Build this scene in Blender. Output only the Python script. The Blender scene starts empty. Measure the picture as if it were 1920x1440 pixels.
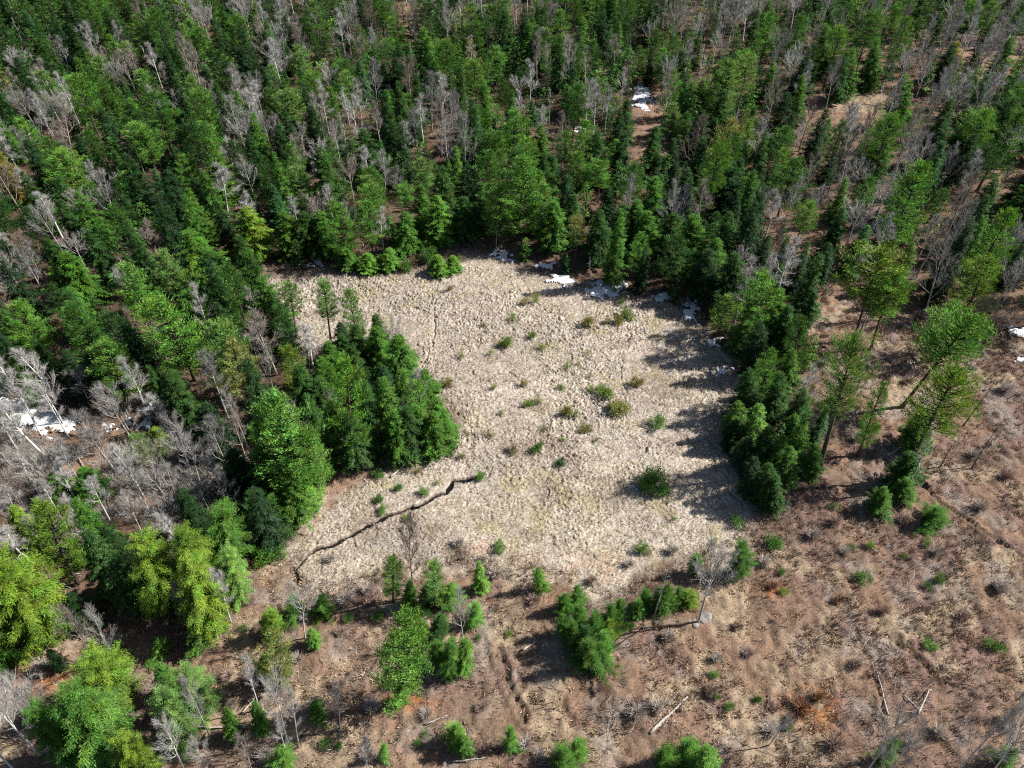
import bpy, math, random
import numpy as np
from mathutils import Vector, Matrix

SC = bpy.context.scene
COL = SC.collection
R = random.Random(11)
NR = np.random.default_rng(5)

# ------------------------------------------------------------------ camera, sky, sun, exposure
FPX, H0, PITCH = 1350.0, 72.0, 45.0          # focal length in photo pixels (1920 wide), flying height, degrees below the horizon
cam_d = bpy.data.cameras.new('camera')
cam_d.sensor_width = 36.0
cam_d.lens = 36.0 * FPX / 1920.0
cam_d.clip_start, cam_d.clip_end = 0.5, 3000.0
cam = bpy.data.objects.new('camera', cam_d)
cam.location = (0, 0, H0)
cam.rotation_euler = (math.radians(90 - PITCH), 0, 0)
COL.objects.link(cam)
SC.camera = cam

SUN_EL, SUN_AZ = math.radians(44), math.atan2(0.985, 0.17)     # azimuth clockwise from +Y
world = bpy.data.worlds.new('World')
SC.world = world
world.use_nodes = True
wn = world.node_tree
sky = wn.nodes.new('ShaderNodeTexSky')
sky.sky_type = 'NISHITA'
sky.sun_disc = False
sky.sun_elevation = SUN_EL
sky.sun_rotation = SUN_AZ
wn.links.new(sky.outputs[0], wn.nodes['Background'].inputs[0])
wn.nodes['Background'].inputs[1].default_value = 0.05

sun_d = bpy.data.lights.new('sun', 'SUN')
sun_d.energy = 5.0
sun_d.angle = math.radians(0.5)
sun_d.color = (1.0, 0.955, 0.89)
sun = bpy.data.objects.new('sun', sun_d)
sdir = Vector((math.sin(SUN_AZ) * math.cos(SUN_EL), math.cos(SUN_AZ) * math.cos(SUN_EL), math.sin(SUN_EL)))
sun.rotation_euler = sdir.to_track_quat('Z', 'Y').to_euler()
sun.location = (60, 40, 120)
COL.objects.link(sun)

SC.view_settings.view_transform = 'Standard'
SC.view_settings.look = 'None'
SC.view_settings.exposure = 1.0
SC.view_settings.gamma = 1.0
SC.view_settings.use_curve_mapping = False
SC.render.engine = 'CYCLES'
SC.cycles.max_bounces = 5
SC.cycles.diffuse_bounces = 1
SC.cycles.transmission_bounces = 2
SC.cycles.use_denoising = False
SC.cycles.pixel_filter_type = 'BLACKMAN_HARRIS'
SC.cycles.filter_width = 1.15

# ------------------------------------------------------------------ geometry of the view (used to survey the site)
S45 = math.sin(math.radians(PITCH)); C45 = math.cos(math.radians(PITCH))

def g(u, v):                                   # ground point that the photo shows at pixel u, v
    x, y = (u - 960) / FPX, (720 - v) / FPX
    t = H0 / (S45 - y * C45)
    return (x * t, t * (C45 + y * S45))

def ga(a):
    return np.array([g(u, v) for u, v in a])

def proj(X, Y, Z=0.0):
    d = Y * C45 - (Z - H0) * S45
    yy = Y * S45 + (Z - H0) * C45
    return 960 + FPX * X / d, 720 - FPX * yy / d

def depth(X, Y, Z=0.0):
    return Y * C45 - (Z - H0) * S45

def top_height(Y, v):                          # height of a point over ground distance Y seen in row v
    y = (720 - v) / FPX
    t = Y / (C45 + y * S45)
    return H0 - t * (S45 - y * C45)

# ------------------------------------------------------------------ numpy noise
def hash2(ix, iy, seed=0):
    n = (ix.astype(np.int64) * 374761393 + iy.astype(np.int64) * 668265263 + seed * 1442695041) & 0x7fffffff
    n = ((n ^ (n >> 13)) * 1274126177) & 0x7fffffff
    n = n ^ (n >> 16)
    return (n & 0xffffff) / float(0xffffff)

def vnoise(x, y, seed=0):
    x = np.asarray(x, float); y = np.asarray(y, float)
    ix, iy = np.floor(x), np.floor(y)
    fx, fy = x - ix, y - iy
    fx = fx * fx * (3 - 2 * fx); fy = fy * fy * (3 - 2 * fy)
    a = hash2(ix, iy, seed); b = hash2(ix + 1, iy, seed); c = hash2(ix, iy + 1, seed); d = hash2(ix + 1, iy + 1, seed)
    return a + (b - a) * fx + (c - a) * fy + (a - b - c + d) * fx * fy

def fbm(x, y, seed=0, octs=4):
    s, a, t = 0, 0.5, 0
    for o in range(octs):
        s = s + a * vnoise(x * 2 ** o, y * 2 ** o, seed + o * 17); t += a; a *= 0.5
    return s / t

def worley(x, y, seed=0):
    ix, iy = np.floor(x), np.floor(y)
    f1 = np.full(x.shape, 9.0); f2 = np.full(x.shape, 9.0); cid = np.zeros(x.shape)
    for dx in (-1, 0, 1):
        for dy in (-1, 0, 1):
            cx, cy = ix + dx, iy + dy
            px = cx + hash2(cx, cy, seed); py = cy + hash2(cx, cy, seed + 7)
            d = np.hypot(px - x, py - y)
            m = d < f1
            f2 = np.where(m, f1, np.minimum(f2, d))
            cid = np.where(m, hash2(cx, cy, seed + 13), cid)
            f1 = np.where(m, d, f1)
    return f1, f2, cid

def poly_in(poly, X, Y):
    px, py = poly[:, 0], poly[:, 1]
    ins = np.zeros(X.shape, bool)
    n = len(poly); j = n - 1
    for i in range(n):
        c = ((py[i] > Y) != (py[j] > Y))
        with np.errstate(divide='ignore', invalid='ignore'):
            xx = (px[j] - px[i]) * (Y - py[i]) / (py[j] - py[i] + 1e-12) + px[i]
        ins ^= c & (X < xx)
        j = i
    return ins

def line_dist(line, X, Y, closed=False):
    d = np.full(X.shape, 1e9)
    n = len(line)
    for i in range(n if closed else n - 1):
        a, b = line[i], line[(i + 1) % n]
        ab = b - a
        t = np.clip(((X - a[0]) * ab[0] + (Y - a[1]) * ab[1]) / (ab @ ab + 1e-12), 0, 1)
        d = np.minimum(d, np.hypot(X - a[0] - t * ab[0], Y - a[1] - t * ab[1]))
    return d

def sdist(poly, X, Y):                          # signed distance, positive inside
    d = line_dist(poly, X, Y, True)
    return np.where(poly_in(poly, X, Y), d, -d)

def smooth(e0, e1, x):
    t = np.clip((x - e0) / (e1 - e0), 0, 1)
    return t * t * (3 - 2 * t)

# ------------------------------------------------------------------ site survey (pixels of the photo, turned into ground coordinates)
BOG_PX = [(478, 522), (600, 506), (700, 512), (800, 500), (868, 466), (930, 480), (1000, 500), (1060, 522), (1130, 542),
          (1220, 558), (1290, 585), (1335, 640), (1385, 700), (1375, 780), (1345, 810), (1395, 880), (1425, 960), (1405, 1005),
          (1330, 1050), (1240, 1090), (1170, 1130), (1110, 1112), (1040, 1085), (960, 1062), (870, 1062), (780, 1062), (700, 1092),
          (620, 1112), (560, 1095), (542, 1050), (580, 990), (640, 925), (700, 880), (760, 850), (840, 850), (850, 800), (830, 740),
          (780, 690), (760, 650), (700, 628), (640, 640), (600, 655), (550, 650), (530, 600), (500, 550)]
BOG = ga(BOG_PX)
CREEK = ga([(560, 1092), (552, 1062), (575, 1041), (600, 1030), (620, 1022), (665, 1001), (710, 974), (750, 958), (800, 940), (830, 920), (850, 906), (872, 902), (892, 893)])
CRACK_A = ga([(818, 560), (813, 585), (815, 610), (813, 630), (806, 650), (800, 668), (790, 688)])
CRACK_B = ga([(660, 530), (700, 535), (740, 550), (780, 560), (815, 562)])
CRACK_C = ga([(1190, 610), (1175, 660), (1160, 705), (1180, 740)])
RUT = ga([(1690, 880), (1760, 945), (1800, 975), (1840, 1002), (1880, 1030), (1920, 1052), (1980, 1090)])
RUT_B = ga([(1680, 1195), (1705, 1230), (1735, 1262), (1760, 1290)])
RUT_C = ga([(1600, 1180), (1640, 1270), (1655, 1340)])
GULLY = ga([(935, 1215), (950, 1260), (955, 1290), (975, 1330), (982, 1350)])
GULLY_B = ga([(985, 1280), (978, 1310), (985, 1360)])
OPEN = ga([(480, 1000), (430, 1185), (-40, 1180), (-60, 1480), (2000, 1480), (2000, 640), (1840, 650), (1760, 610), (1660, 560), (1560, 540),
           (1500, 560), (1490, 640), (1510, 700), (1500, 800), (1550, 850), (1440, 960), (1410, 1005), (1330, 1052), (1240, 1095), (1170, 1135),
           (1110, 1116), (1040, 1088), (960, 1066), (780, 1066), (700, 1096), (620, 1116), (560, 1100), (540, 1050)])
SPARSE = ga([(1390, 60), (1960, 60), (1980, 660), (1390, 560)])
SHOULDER = ga([(560, 960), (640, 885), (720, 855), (800, 845), (840, 870), (830, 900), (760, 945), (650, 995), (600, 1015), (550, 1040)])  # reddish bank west of the creek

def jagged(line, step, amp, seed):
    rng = np.random.default_rng(seed); out = []
    for a, b in zip(line[:-1], line[1:]):
        n = max(1, int(np.hypot(*(b - a)) / step))
        for k in range(n): out.append(a + (b - a) * k / n + rng.normal(0, amp, 2) * (0 if not out else 1))
    return np.array(out + [line[-1]])

CREEK = jagged(CREEK, 1.1, .26, 1); CRACK_A = jagged(CRACK_A, .8, .2, 2); CRACK_B = jagged(CRACK_B, .9, .25, 3); CRACK_C = jagged(CRACK_C, .9, .25, 4)
RUT = jagged(RUT, 1.5, .15, 5); RUT_B = jagged(RUT_B, 1.0, .2, 6); GULLY = jagged(GULLY, .8, .3, 7); GULLY_B = jagged(GULLY_B, .8, .25, 8)

def cdist(line, X, Y, pad=3.0):
    out = np.full(X.shape, 99.0)
    m = (X > line[:, 0].min() - pad) & (X < line[:, 0].max() + pad) & (Y > line[:, 1].min() - pad) & (Y < line[:, 1].max() + pad)
    if m.any():
        out[m] = line_dist(line, X[m], Y[m])
    return out

def relief(X, Y):                               # gentle terrain outside the bog
    s = np.clip(-sdist(BOG, X, Y), 0, 40)
    k = smooth(0.0, 14.0, s)
    z = (fbm(X / 14, Y / 14, 3) - 0.45) * 1.6 * k
    z = z + 0.25 * smooth(0.0, 4.0, s)
    return z

def relief1(x, y):
    return float(relief(np.array([x]), np.array([y]))[0])

def carve(X, Y):
    z = np.zeros(X.shape)
    wob = vnoise(X * 1.3, Y * 1.3, 91)
    d = cdist(CREEK, X, Y); z -= 0.55 * (1 - smooth(0.0 + 0.08 * wob, 0.08 + 0.42 * wob ** 1.5, d - .06 + (vnoise(X * .5, Y * .5, 92) - .5) * .35))
    for L, dp, w in ((CRACK_A, 0.25, .13), (CRACK_B, 0.2, .12), (CRACK_C, 0.2, .12)):
        d = cdist(L, X, Y); z -= dp * (1 - smooth(w * wob, w * (0.7 + wob), d))
    for L, dp, w in ((RUT, 0.34, .26), (RUT_B, 0.14, .3), (RUT_C, 0.15, .25), (GULLY, 0.22, .4), (GULLY_B, .18, .3)):
        d = cdist(L, X, Y)
        z -= dp * (1 - smooth(w * .3, w * (0.7 + .7 * wob), d)) - 0.22 * np.exp(-((d - w * 1.7) / (w * .5)) ** 2)
    return z

def blob(U, V, cu, cv, ru, rv):
    return np.clip(1 - ((U - cu) / ru) ** 2 - ((V - cv) / rv) ** 2, 0, 1)

C_ = lambda *a: np.array(a)
SHADED_LITTER, BROWN, MAUVE, STRAW, ORANGE, MUD = C_(.062, .042, .030), C_(.182, .119, .082), C_(.165, .108, .089), C_(.285, .22, .15), C_(.25, .10, .035), C_(.05, .036, .026)  # forest litter is darkened to carry the shade under the trees
SEDGE, SEDGE2, GREY, MOSS = C_(.362, .314, .265), C_(.368, .322, .252), C_(.205, .178, .158), C_(.19, .19, .06)

def mixc(a, b, t):
    return a + (b - a) * t[:, None]

def ground_color(X, Y):
    U, V = proj(X, Y)
    n1 = fbm(X / 7, Y / 7, 31); n2 = fbm(X / 2.2, Y / 2.2, 41); n3 = fbm(X / .7, Y / .7, 51, 3)
    c = np.tile(SHADED_LITTER, (len(X), 1))
    c = mixc(c, BROWN * .7, smooth(.52, .68, n1) * .7)
    k = smooth(-2, 3, sdist(SPARSE, X, Y)) * smooth(.35, .55, n2 * .5 + n1 * .5) * .75
    c = mixc(c, BROWN * .95, k)
    c = mixc(c, BROWN * .9, smooth(.44, .36, fbm(X / 16, Y / 16, 401)) * .5)
    o = smooth(-2, 2, sdist(OPEN, X, Y))
    oc = np.tile(BROWN, (len(X), 1))
    oc = mixc(oc, MAUVE, smooth(.44, .6, fbm(X / 5, Y / 5, 61)) * .8)
    oc = mixc(oc, STRAW, smooth(.48, .64, fbm(X / 4, Y / 4, 71)) * .8)
    oc = mixc(oc, GREY, smooth(.54, .68, fbm(X / 3, Y / 3, 81)) * .6)
    oc = mixc(oc, MUD * 2.6, smooth(.54, .66, n2) * .6)
    k = blob(U, V, 1520, 1330, 75, 55) + blob(U, V, 1445, 1110, 35, 20) + blob(U, V, 770, 1320, 60, 22) + blob(U, V, 100, 1270, 90, 40)
    oc = mixc(oc, ORANGE, np.clip(k, 0, 1) * smooth(.3, .6, n3) * .9)
    k = blob(U, V, 1530, 1230, 130, 60) + blob(U, V, 1660, 720, 80, 60) + blob(U, V, 690, 1400, 110, 60) + blob(U, V, 1330, 1180, 90, 50)
    oc = mixc(oc, STRAW, np.clip(k, 0, 1) * smooth(.35, .6, n2) * .8)
    c = mixc(c, oc, o)
    k = blob(U, V, 1600, 215, 110, 40) + blob(U, V, 1860, 120, 80, 50) + blob(U, V, 1215, 240, 50, 110) + blob(U, V, 340, 150, 60, 50) + \
        blob(U, V, 150, 160, 35, 40) + blob(U, V, 780, 40, 45, 50) + blob(U, V, 1520, 500, 60, 120) + blob(U, V, 160, 850, 200, 60) + \
        blob(U, V, 1890, 400, 50, 90) + blob(U, V, 350, 625, 70, 30)
    c = mixc(c, BROWN * 1.15, np.clip(k * 1.6, 0, 1))
    k = blob(U, V, 1610, 195, 90, 22)
    c = mixc(c, STRAW, np.clip(k * 2, 0, 1) * .8)
    k = smooth(-.8, 1.0, sdist(SHOULDER, X, Y))
    c = mixc(c, mixc(np.tile(BROWN * 1.15, (len(X), 1)), STRAW, smooth(.45, .6, n2)), k)
    # the bog
    b = smooth(-1.6, 1.6, sdist(BOG, X, Y) + (n2 - .5) * 5.0 + (fbm(X / 5, Y / 5, 111) - .54) * 6.0 * smooth(900, 1040, V))
    bc = np.tile(SEDGE, (len(X), 1))
    bc = mixc(bc, SEDGE2, smooth(.48, .66, n1) * .7)
    low = smooth(860, 960, V)
    bc = mixc(bc, SEDGE2 * 1.02, low * smooth(.4, .6, fbm(X / 3, Y / 3, 101)) * .8)
    bc = bc * (.80 + .42 * fbm(X / 9, Y / 9, 121, 3))[:, None]
    bc = mixc(bc, C_(.30, .265, .13), smooth(.60, .76, fbm(X / 3.2, Y / 3.2, 131, 4)) * .55)
    bc = mixc(bc, C_(.20, .155, .12), smooth(.60, .74, fbm(X / 4.2, Y / 2.6, 141, 4)) * .5)
    bc = mixc(bc, C_(.40, .27, .19), np.clip(blob(U, V, 880, 1020, 90, 22) + blob(U, V, 1080, 1060, 140, 40) * .8, 0, 1) * smooth(.4, .6, n2) * .8)
    bc = mixc(bc, GREY * .9, np.clip(blob(U, V, 760, 1010, 120, 60), 0, 1) * .6)
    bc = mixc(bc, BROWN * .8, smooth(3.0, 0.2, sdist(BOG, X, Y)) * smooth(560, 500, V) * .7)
    c = mixc(c, bc, b)
    d = np.minimum(cdist(CREEK, X, Y), cdist(CRACK_A, X, Y) + .28)
    c = mixc(c, MUD * .6, 1 - smooth(.0, .36, d + (n3 - .5) * .7))
    d = np.minimum.reduce([cdist(L, X, Y) for L in (RUT, RUT_B, GULLY, GULLY_B)])
    c = mixc(c, MUD * 1.8, (1 - smooth(.15, .8, d + (n3 - .5) * 1.2)) * .7)
    v = .8 + .42 * n3
    return np.clip(c * v[:, None], .01, .9)

# ------------------------------------------------------------------ materials
def new_mat(name):
    m = bpy.data.materials.new(name); m.use_nodes = True
    t = m.node_tree
    for n in list(t.nodes): t.nodes.remove(n)
    out = t.nodes.new('ShaderNodeOutputMaterial')
    return m, t, out

def N(t, typ, **kw):
    n = t.nodes.new(typ)
    for k, v in kw.items(): setattr(n, k, v)
    return n

def noise_tex(t, scale, detail=4, rough=.6, vec=None):
    n = N(t, 'ShaderNodeTexNoise'); n.inputs['Scale'].default_value = scale
    n.inputs['Detail'].default_value = detail; n.inputs['Roughness'].default_value = rough
    if vec: t.links.new(vec, n.inputs['Vector'])
    return n

def map_range(t, src, a, b, c, d):
    n = N(t, 'ShaderNodeMapRange'); t.links.new(src, n.inputs[0])
    for i, v in enumerate((a, b, c, d)): n.inputs[i + 1].default_value = v
    return n.outputs[0]

def mul_col(t, a, fac_socket):
    n = N(t, 'ShaderNodeVectorMath', operation='SCALE')
    t.links.new(a, n.inputs[0]); t.links.new(fac_socket, n.inputs['Scale'])
    return n.outputs[0]

def ground_mat():
    m, t, out = new_mat('ground')
    at = N(t, 'ShaderNodeAttribute', attribute_name='tint')
    tc = N(t, 'ShaderNodeTexCoord')
    n1 = noise_tex(t, 4.5, 6, .7, tc.outputs['Object'])
    n2 = noise_tex(t, 14, 3, .6, tc.outputs['Object'])
    col = mul_col(t, at.outputs['Color'], map_range(t, n1.outputs[0], .3, .7, .5, 1.45))
    col = mul_col(t, col, map_range(t, n2.outputs[0], .3, .7, .75, 1.22))
    b = N(t, 'ShaderNodeBsdfPrincipled'); b.inputs['Roughness'].default_value = .95
    b.inputs['Specular IOR Level'].default_value = .1
    t.links.new(col, b.inputs['Base Color'])
    bp = N(t, 'ShaderNodeBump'); bp.inputs['Strength'].default_value = .9; bp.inputs['Distance'].default_value = .12
    t.links.new(n1.outputs[0], bp.inputs['Height']); t.links.new(bp.outputs[0], b.inputs['Normal'])
    t.links.new(b.outputs[0], out.inputs[0])
    return m

def foliage_mat(name, trans=.22):
    m, t, out = new_mat(name)
    at = N(t, 'ShaderNodeAttribute', attribute_name='tint')
    oi = N(t, 'ShaderNodeObjectInfo')
    mx = N(t, 'ShaderNodeVectorMath', operation='MULTIPLY')
    t.links.new(at.outputs['Color'], mx.inputs[0]); t.links.new(oi.outputs['Color'], mx.inputs[1])
    d = N(t, 'ShaderNodeBsdfDiffuse'); tr = N(t, 'ShaderNodeBsdfTranslucent'); gl = N(t, 'ShaderNodeBsdfGlossy')
    gl.inputs['Roughness'].default_value = .5; gl.inputs['Color'].default_value = (.9, .95, .9, 1)
    t.links.new(mx.outputs[0], d.inputs[0])
    ty = N(t, 'ShaderNodeVectorMath', operation='MULTIPLY'); ty.inputs[1].default_value = (1.35, 1.2, .6)
    t.links.new(mx.outputs[0], ty.inputs[0]); t.links.new(ty.outputs[0], tr.inputs[0])
    a = N(t, 'ShaderNodeMixShader'); a.inputs[0].default_value = trans
    t.links.new(d.outputs[0], a.inputs[1]); t.links.new(tr.outputs[0], a.inputs[2])
    b = N(t, 'ShaderNodeMixShader'); b.inputs[0].default_value = .012
    t.links.new(a.outputs[0], b.inputs[1]); t.links.new(gl.outputs[0], b.inputs[2])
    t.links.new(b.outputs[0], out.inputs[0])
    return m

def bark_mat(name, use_obj=True):
    m, t, out = new_mat(name)
    at = N(t, 'ShaderNodeAttribute', attribute_name='tint')
    tc = N(t, 'ShaderNodeTexCoord')
    mp = N(t, 'ShaderNodeMapping'); mp.inputs['Scale'].default_value = (3, 3, .9)
    t.links.new(tc.outputs['Object'], mp.inputs[0])
    n1 = noise_tex(t, 2.5, 5, .7, mp.outputs[0])
    src = at.outputs['Color']
    if use_obj:
        oi = N(t, 'ShaderNodeObjectInfo')
        mx = N(t, 'ShaderNodeVectorMath', operation='MULTIPLY')
        t.links.new(src, mx.inputs[0]); t.links.new(oi.outputs['Color'], mx.inputs[1]); src = mx.outputs[0]
    col = mul_col(t, src, map_range(t, n1.outputs[0], .3, .7, .7, 1.25))
    b = N(t, 'ShaderNodeBsdfPrincipled'); b.inputs['Roughness'].default_value = .85
    b.inputs['Specular IOR Level'].default_value = .2
    t.links.new(col, b.inputs['Base Color']); t.links.new(b.outputs[0], out.inputs[0])
    return m

def plain_mat(name, color, rough=.9, noise=6, spec=.2, lo=.75, hi=1.2):
    m, t, out = new_mat(name)
    tc = N(t, 'ShaderNodeTexCoord'); n1 = noise_tex(t, noise, 6, .65, tc.outputs['Object'])
    rgb = N(t, 'ShaderNodeRGB'); rgb.outputs[0].default_value = (*color, 1)
    col = mul_col(t, rgb.outputs[0], map_range(t, n1.outputs[0], .3, .7, lo, hi))
    b = N(t, 'ShaderNodeBsdfPrincipled'); b.inputs['Roughness'].default_value = rough
    b.inputs['Specular IOR Level'].default_value = spec
    t.links.new(col, b.inputs['Base Color'])
    bp = N(t, 'ShaderNodeBump'); bp.inputs['Strength'].default_value = .5; bp.inputs['Distance'].default_value = .08
    t.links.new(n1.outputs[0], bp.inputs['Height']); t.links.new(bp.outputs[0], b.inputs['Normal'])
    t.links.new(b.outputs[0], out.inputs[0])
    return m

M_GROUND = ground_mat()
M_FOL = foliage_mat('needles')
M_BARK = bark_mat('bark')
M_TWIG = bark_mat('dry_twigs', False)
M_SNOW = plain_mat('old_snow', (.70, .72, .74), .7, 7, .3, .75, 1.1)
M_WATER = plain_mat('peaty_water', (.012, .010, .008), .12, 3, .5)
M_ROCK = plain_mat('granite', (.20, .185, .17), .9, 3, .2, .5, 1.35)
M_DARKWOOD = plain_mat('wet_wood', (.07, .055, .045), .85, 5)
M_DEAD = plain_mat('weathered_wood', (.40, .36, .32), .85, 5)

# ------------------------------------------------------------------ mesh helpers
def mk_mesh(name, V, F3=None, F4=None, mats=(), tint=None, mat_idx=None):
    me = bpy.data.meshes.new(name)
    V = np.asarray(V, np.float32)
    parts, sizes = [], []
    if F3 is not None and len(F3): parts.append(np.asarray(F3, np.int32).ravel()); sizes += [np.full(len(F3), 3, np.int32)]
    if F4 is not None and len(F4): parts.append(np.asarray(F4, np.int32).ravel()); sizes += [np.full(len(F4), 4, np.int32)]
    li = np.concatenate(parts); sz = np.concatenate(sizes)
    me.vertices.add(len(V)); me.vertices.foreach_set('co', V.ravel())
    me.loops.add(len(li)); me.loops.foreach_set('vertex_index', li)
    me.polygons.add(len(sz))
    st = np.concatenate([[0], np.cumsum(sz)[:-1]]).astype(np.int32)
    me.polygons.foreach_set('loop_start', st)
    if mat_idx is not None: me.polygons.foreach_set('material_index', np.asarray(mat_idx, np.int32))
    for m in mats: me.materials.append(m)
    if tint is not None:
        a = me.attributes.new('tint', 'FLOAT_COLOR', 'POINT')
        c = np.ones((len(V), 4), np.float32); c[:, :3] = tint
        a.data.foreach_set('color', c.ravel())
    me.update(calc_edges=True)
    return me

def link(name, me, parent=None):
    o = bpy.data.objects.new(name, me); COL.objects.link(o)
    if parent: o.parent = parent
    return o

class Geo:                                       # collects tubes (quads) and leaf blades (quads / tris)
    def __init__(s): s.V = []; s.F3 = []; s.F4 = []; s.T = []; s.M4 = []; s.M3 = []; s.n = 0
    def add(s, V, F3=None, F4=None, tint=(1, 1, 1), mat=0):
        V = np.asarray(V, float); s.V.append(V)
        s.T.append(np.broadcast_to(np.asarray(tint, float), (len(V), 3)))
        if F3 is not None and len(F3): s.F3.append(np.asarray(F3) + s.n); s.M3.append(np.full(len(F3), mat))
        if F4 is not None and len(F4): s.F4.append(np.asarray(F4) + s.n); s.M4.append(np.full(len(F4), mat))
        s.n += len(V)
    def tube(s, P, rad, k=5, tint=(1, 1, 1), mat=0):
        P = np.asarray(P, float); n = len(P)
        rad = np.broadcast_to(np.asarray(rad, float), (n,))
        d = np.gradient(P, axis=0); d /= np.linalg.norm(d, axis=1)[:, None] + 1e-9
        ref = np.where(np.abs(d[:, 2:3]) > .9, np.array([[1., 0, 0]]), np.array([[0., 0, 1]]))
        a = np.cross(d, ref); a /= np.linalg.norm(a, axis=1)[:, None] + 1e-9
        b = np.cross(d, a)
        th = np.arange(k) * 2 * math.pi / k
        V = P[:, None, :] + rad[:, None, None] * (np.cos(th)[None, :, None] * a[:, None, :] + np.sin(th)[None, :, None] * b[:, None, :])
        F = []
        for i in range(n - 1):
            for j in range(k):
                F.append((i * k + j, i * k + (j + 1) % k, (i + 1) * k + (j + 1) % k, (i + 1) * k + j))
        V = V.reshape(-1, 3)
        cap = [(0, j + 1, j) for j in range(1, k - 1)] + [((n - 1) * k, (n - 1) * k + j, (n - 1) * k + j + 1) for j in range(1, k - 1)]
        s.add(V, cap, F, tint, mat)
    def kites(s, P, D, Nn, L, W, tint, mat=0, droop=.12):
        S = np.cross(D, Nn); S /= np.linalg.norm(S, axis=1)[:, None] + 1e-9
        L = L[:, None]; W = W[:, None]
        z = np.array([[0, 0, 1.]])
        V = np.stack([P, P + D * L * .5 + S * W * .5 - z * L * droop * .3, P + D * L - z * L * droop, P + D * L * .5 - S * W * .5 - z * L * droop * .3], 1).reshape(-1, 3)
        F = np.arange(len(V)).reshape(-1, 4)
        s.add(V, None, F, np.repeat(tint, 4, 0), mat)
    def blades(s, P, D, L, W, tint, mat=0, rng=NR):      # thin triangles
        A = rng.normal(size=P.shape); S = np.cross(D, A); S /= np.linalg.norm(S, axis=1)[:, None] + 1e-9
        V = np.stack([P - S * W[:, None] * .5, P + S * W[:, None] * .5, P + D * L[:, None]], 1).reshape(-1, 3)
        F = np.arange(len(V)).reshape(-1, 3)
        s.add(V, F, None, np.repeat(tint, 3, 0), mat)
    def mesh(s, name, mats):
        V = np.concatenate(s.V); T = np.concatenate(s.T)
        F3 = np.concatenate(s.F3) if s.F3 else None; F4 = np.concatenate(s.F4) if s.F4 else None
        M = np.concatenate((s.M3 if s.F3 else []) + (s.M4 if s.F4 else []))
        return mk_mesh(name, V, F3, F4, mats, T, M)
    def arrays(s):                               # all triangles, for joining far trees into one mesh
        V = np.concatenate(s.V); T = np.concatenate(s.T); tr, mm = [], []
        if s.F3: tr.append(np.concatenate(s.F3)); mm.append(np.concatenate(s.M3))
        if s.F4:
            q = np.concatenate(s.F4); mq = np.concatenate(s.M4); tr += [q[:, [0, 1, 2]], q[:, [0, 2, 3]]]; mm += [mq, mq]
        return V, T, np.concatenate(tr), np.concatenate(mm)

def unit(a):
    return a / (np.linalg.norm(a, axis=-1, keepdims=True) + 1e-9)

# ------------------------------------------------------------------ conifers (15 m tall, scaled where they stand)
BARK_DARK = C_(.085, .068, .058)

def trunk_geo(rng, h=15.0, r0=.22, bend=.25, k=6, lean=None, color=BARK_DARK):
    z = np.linspace(-.35, h, 9)
    ph = rng.uniform(0, 6.28)
    b = bend * np.sin(np.clip(z, 0, h) / h * rng.uniform(1.5, 4)) * np.clip(z, 0, h) / h
    P = np.stack([b * math.cos(ph), b * math.sin(ph), z], 1)
    rad = r0 * (1 - np.clip(z, 0, h) / h) ** .8 + .015
    rad[0] *= 1.35
    G = Geo(); G.tube(P, rad, k, color)
    return G, P

def at_z(P, z):
    return np.array([np.interp(z, P[:, 2], P[:, 0]), np.interp(z, P[:, 2], P[:, 1]), z])

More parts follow.
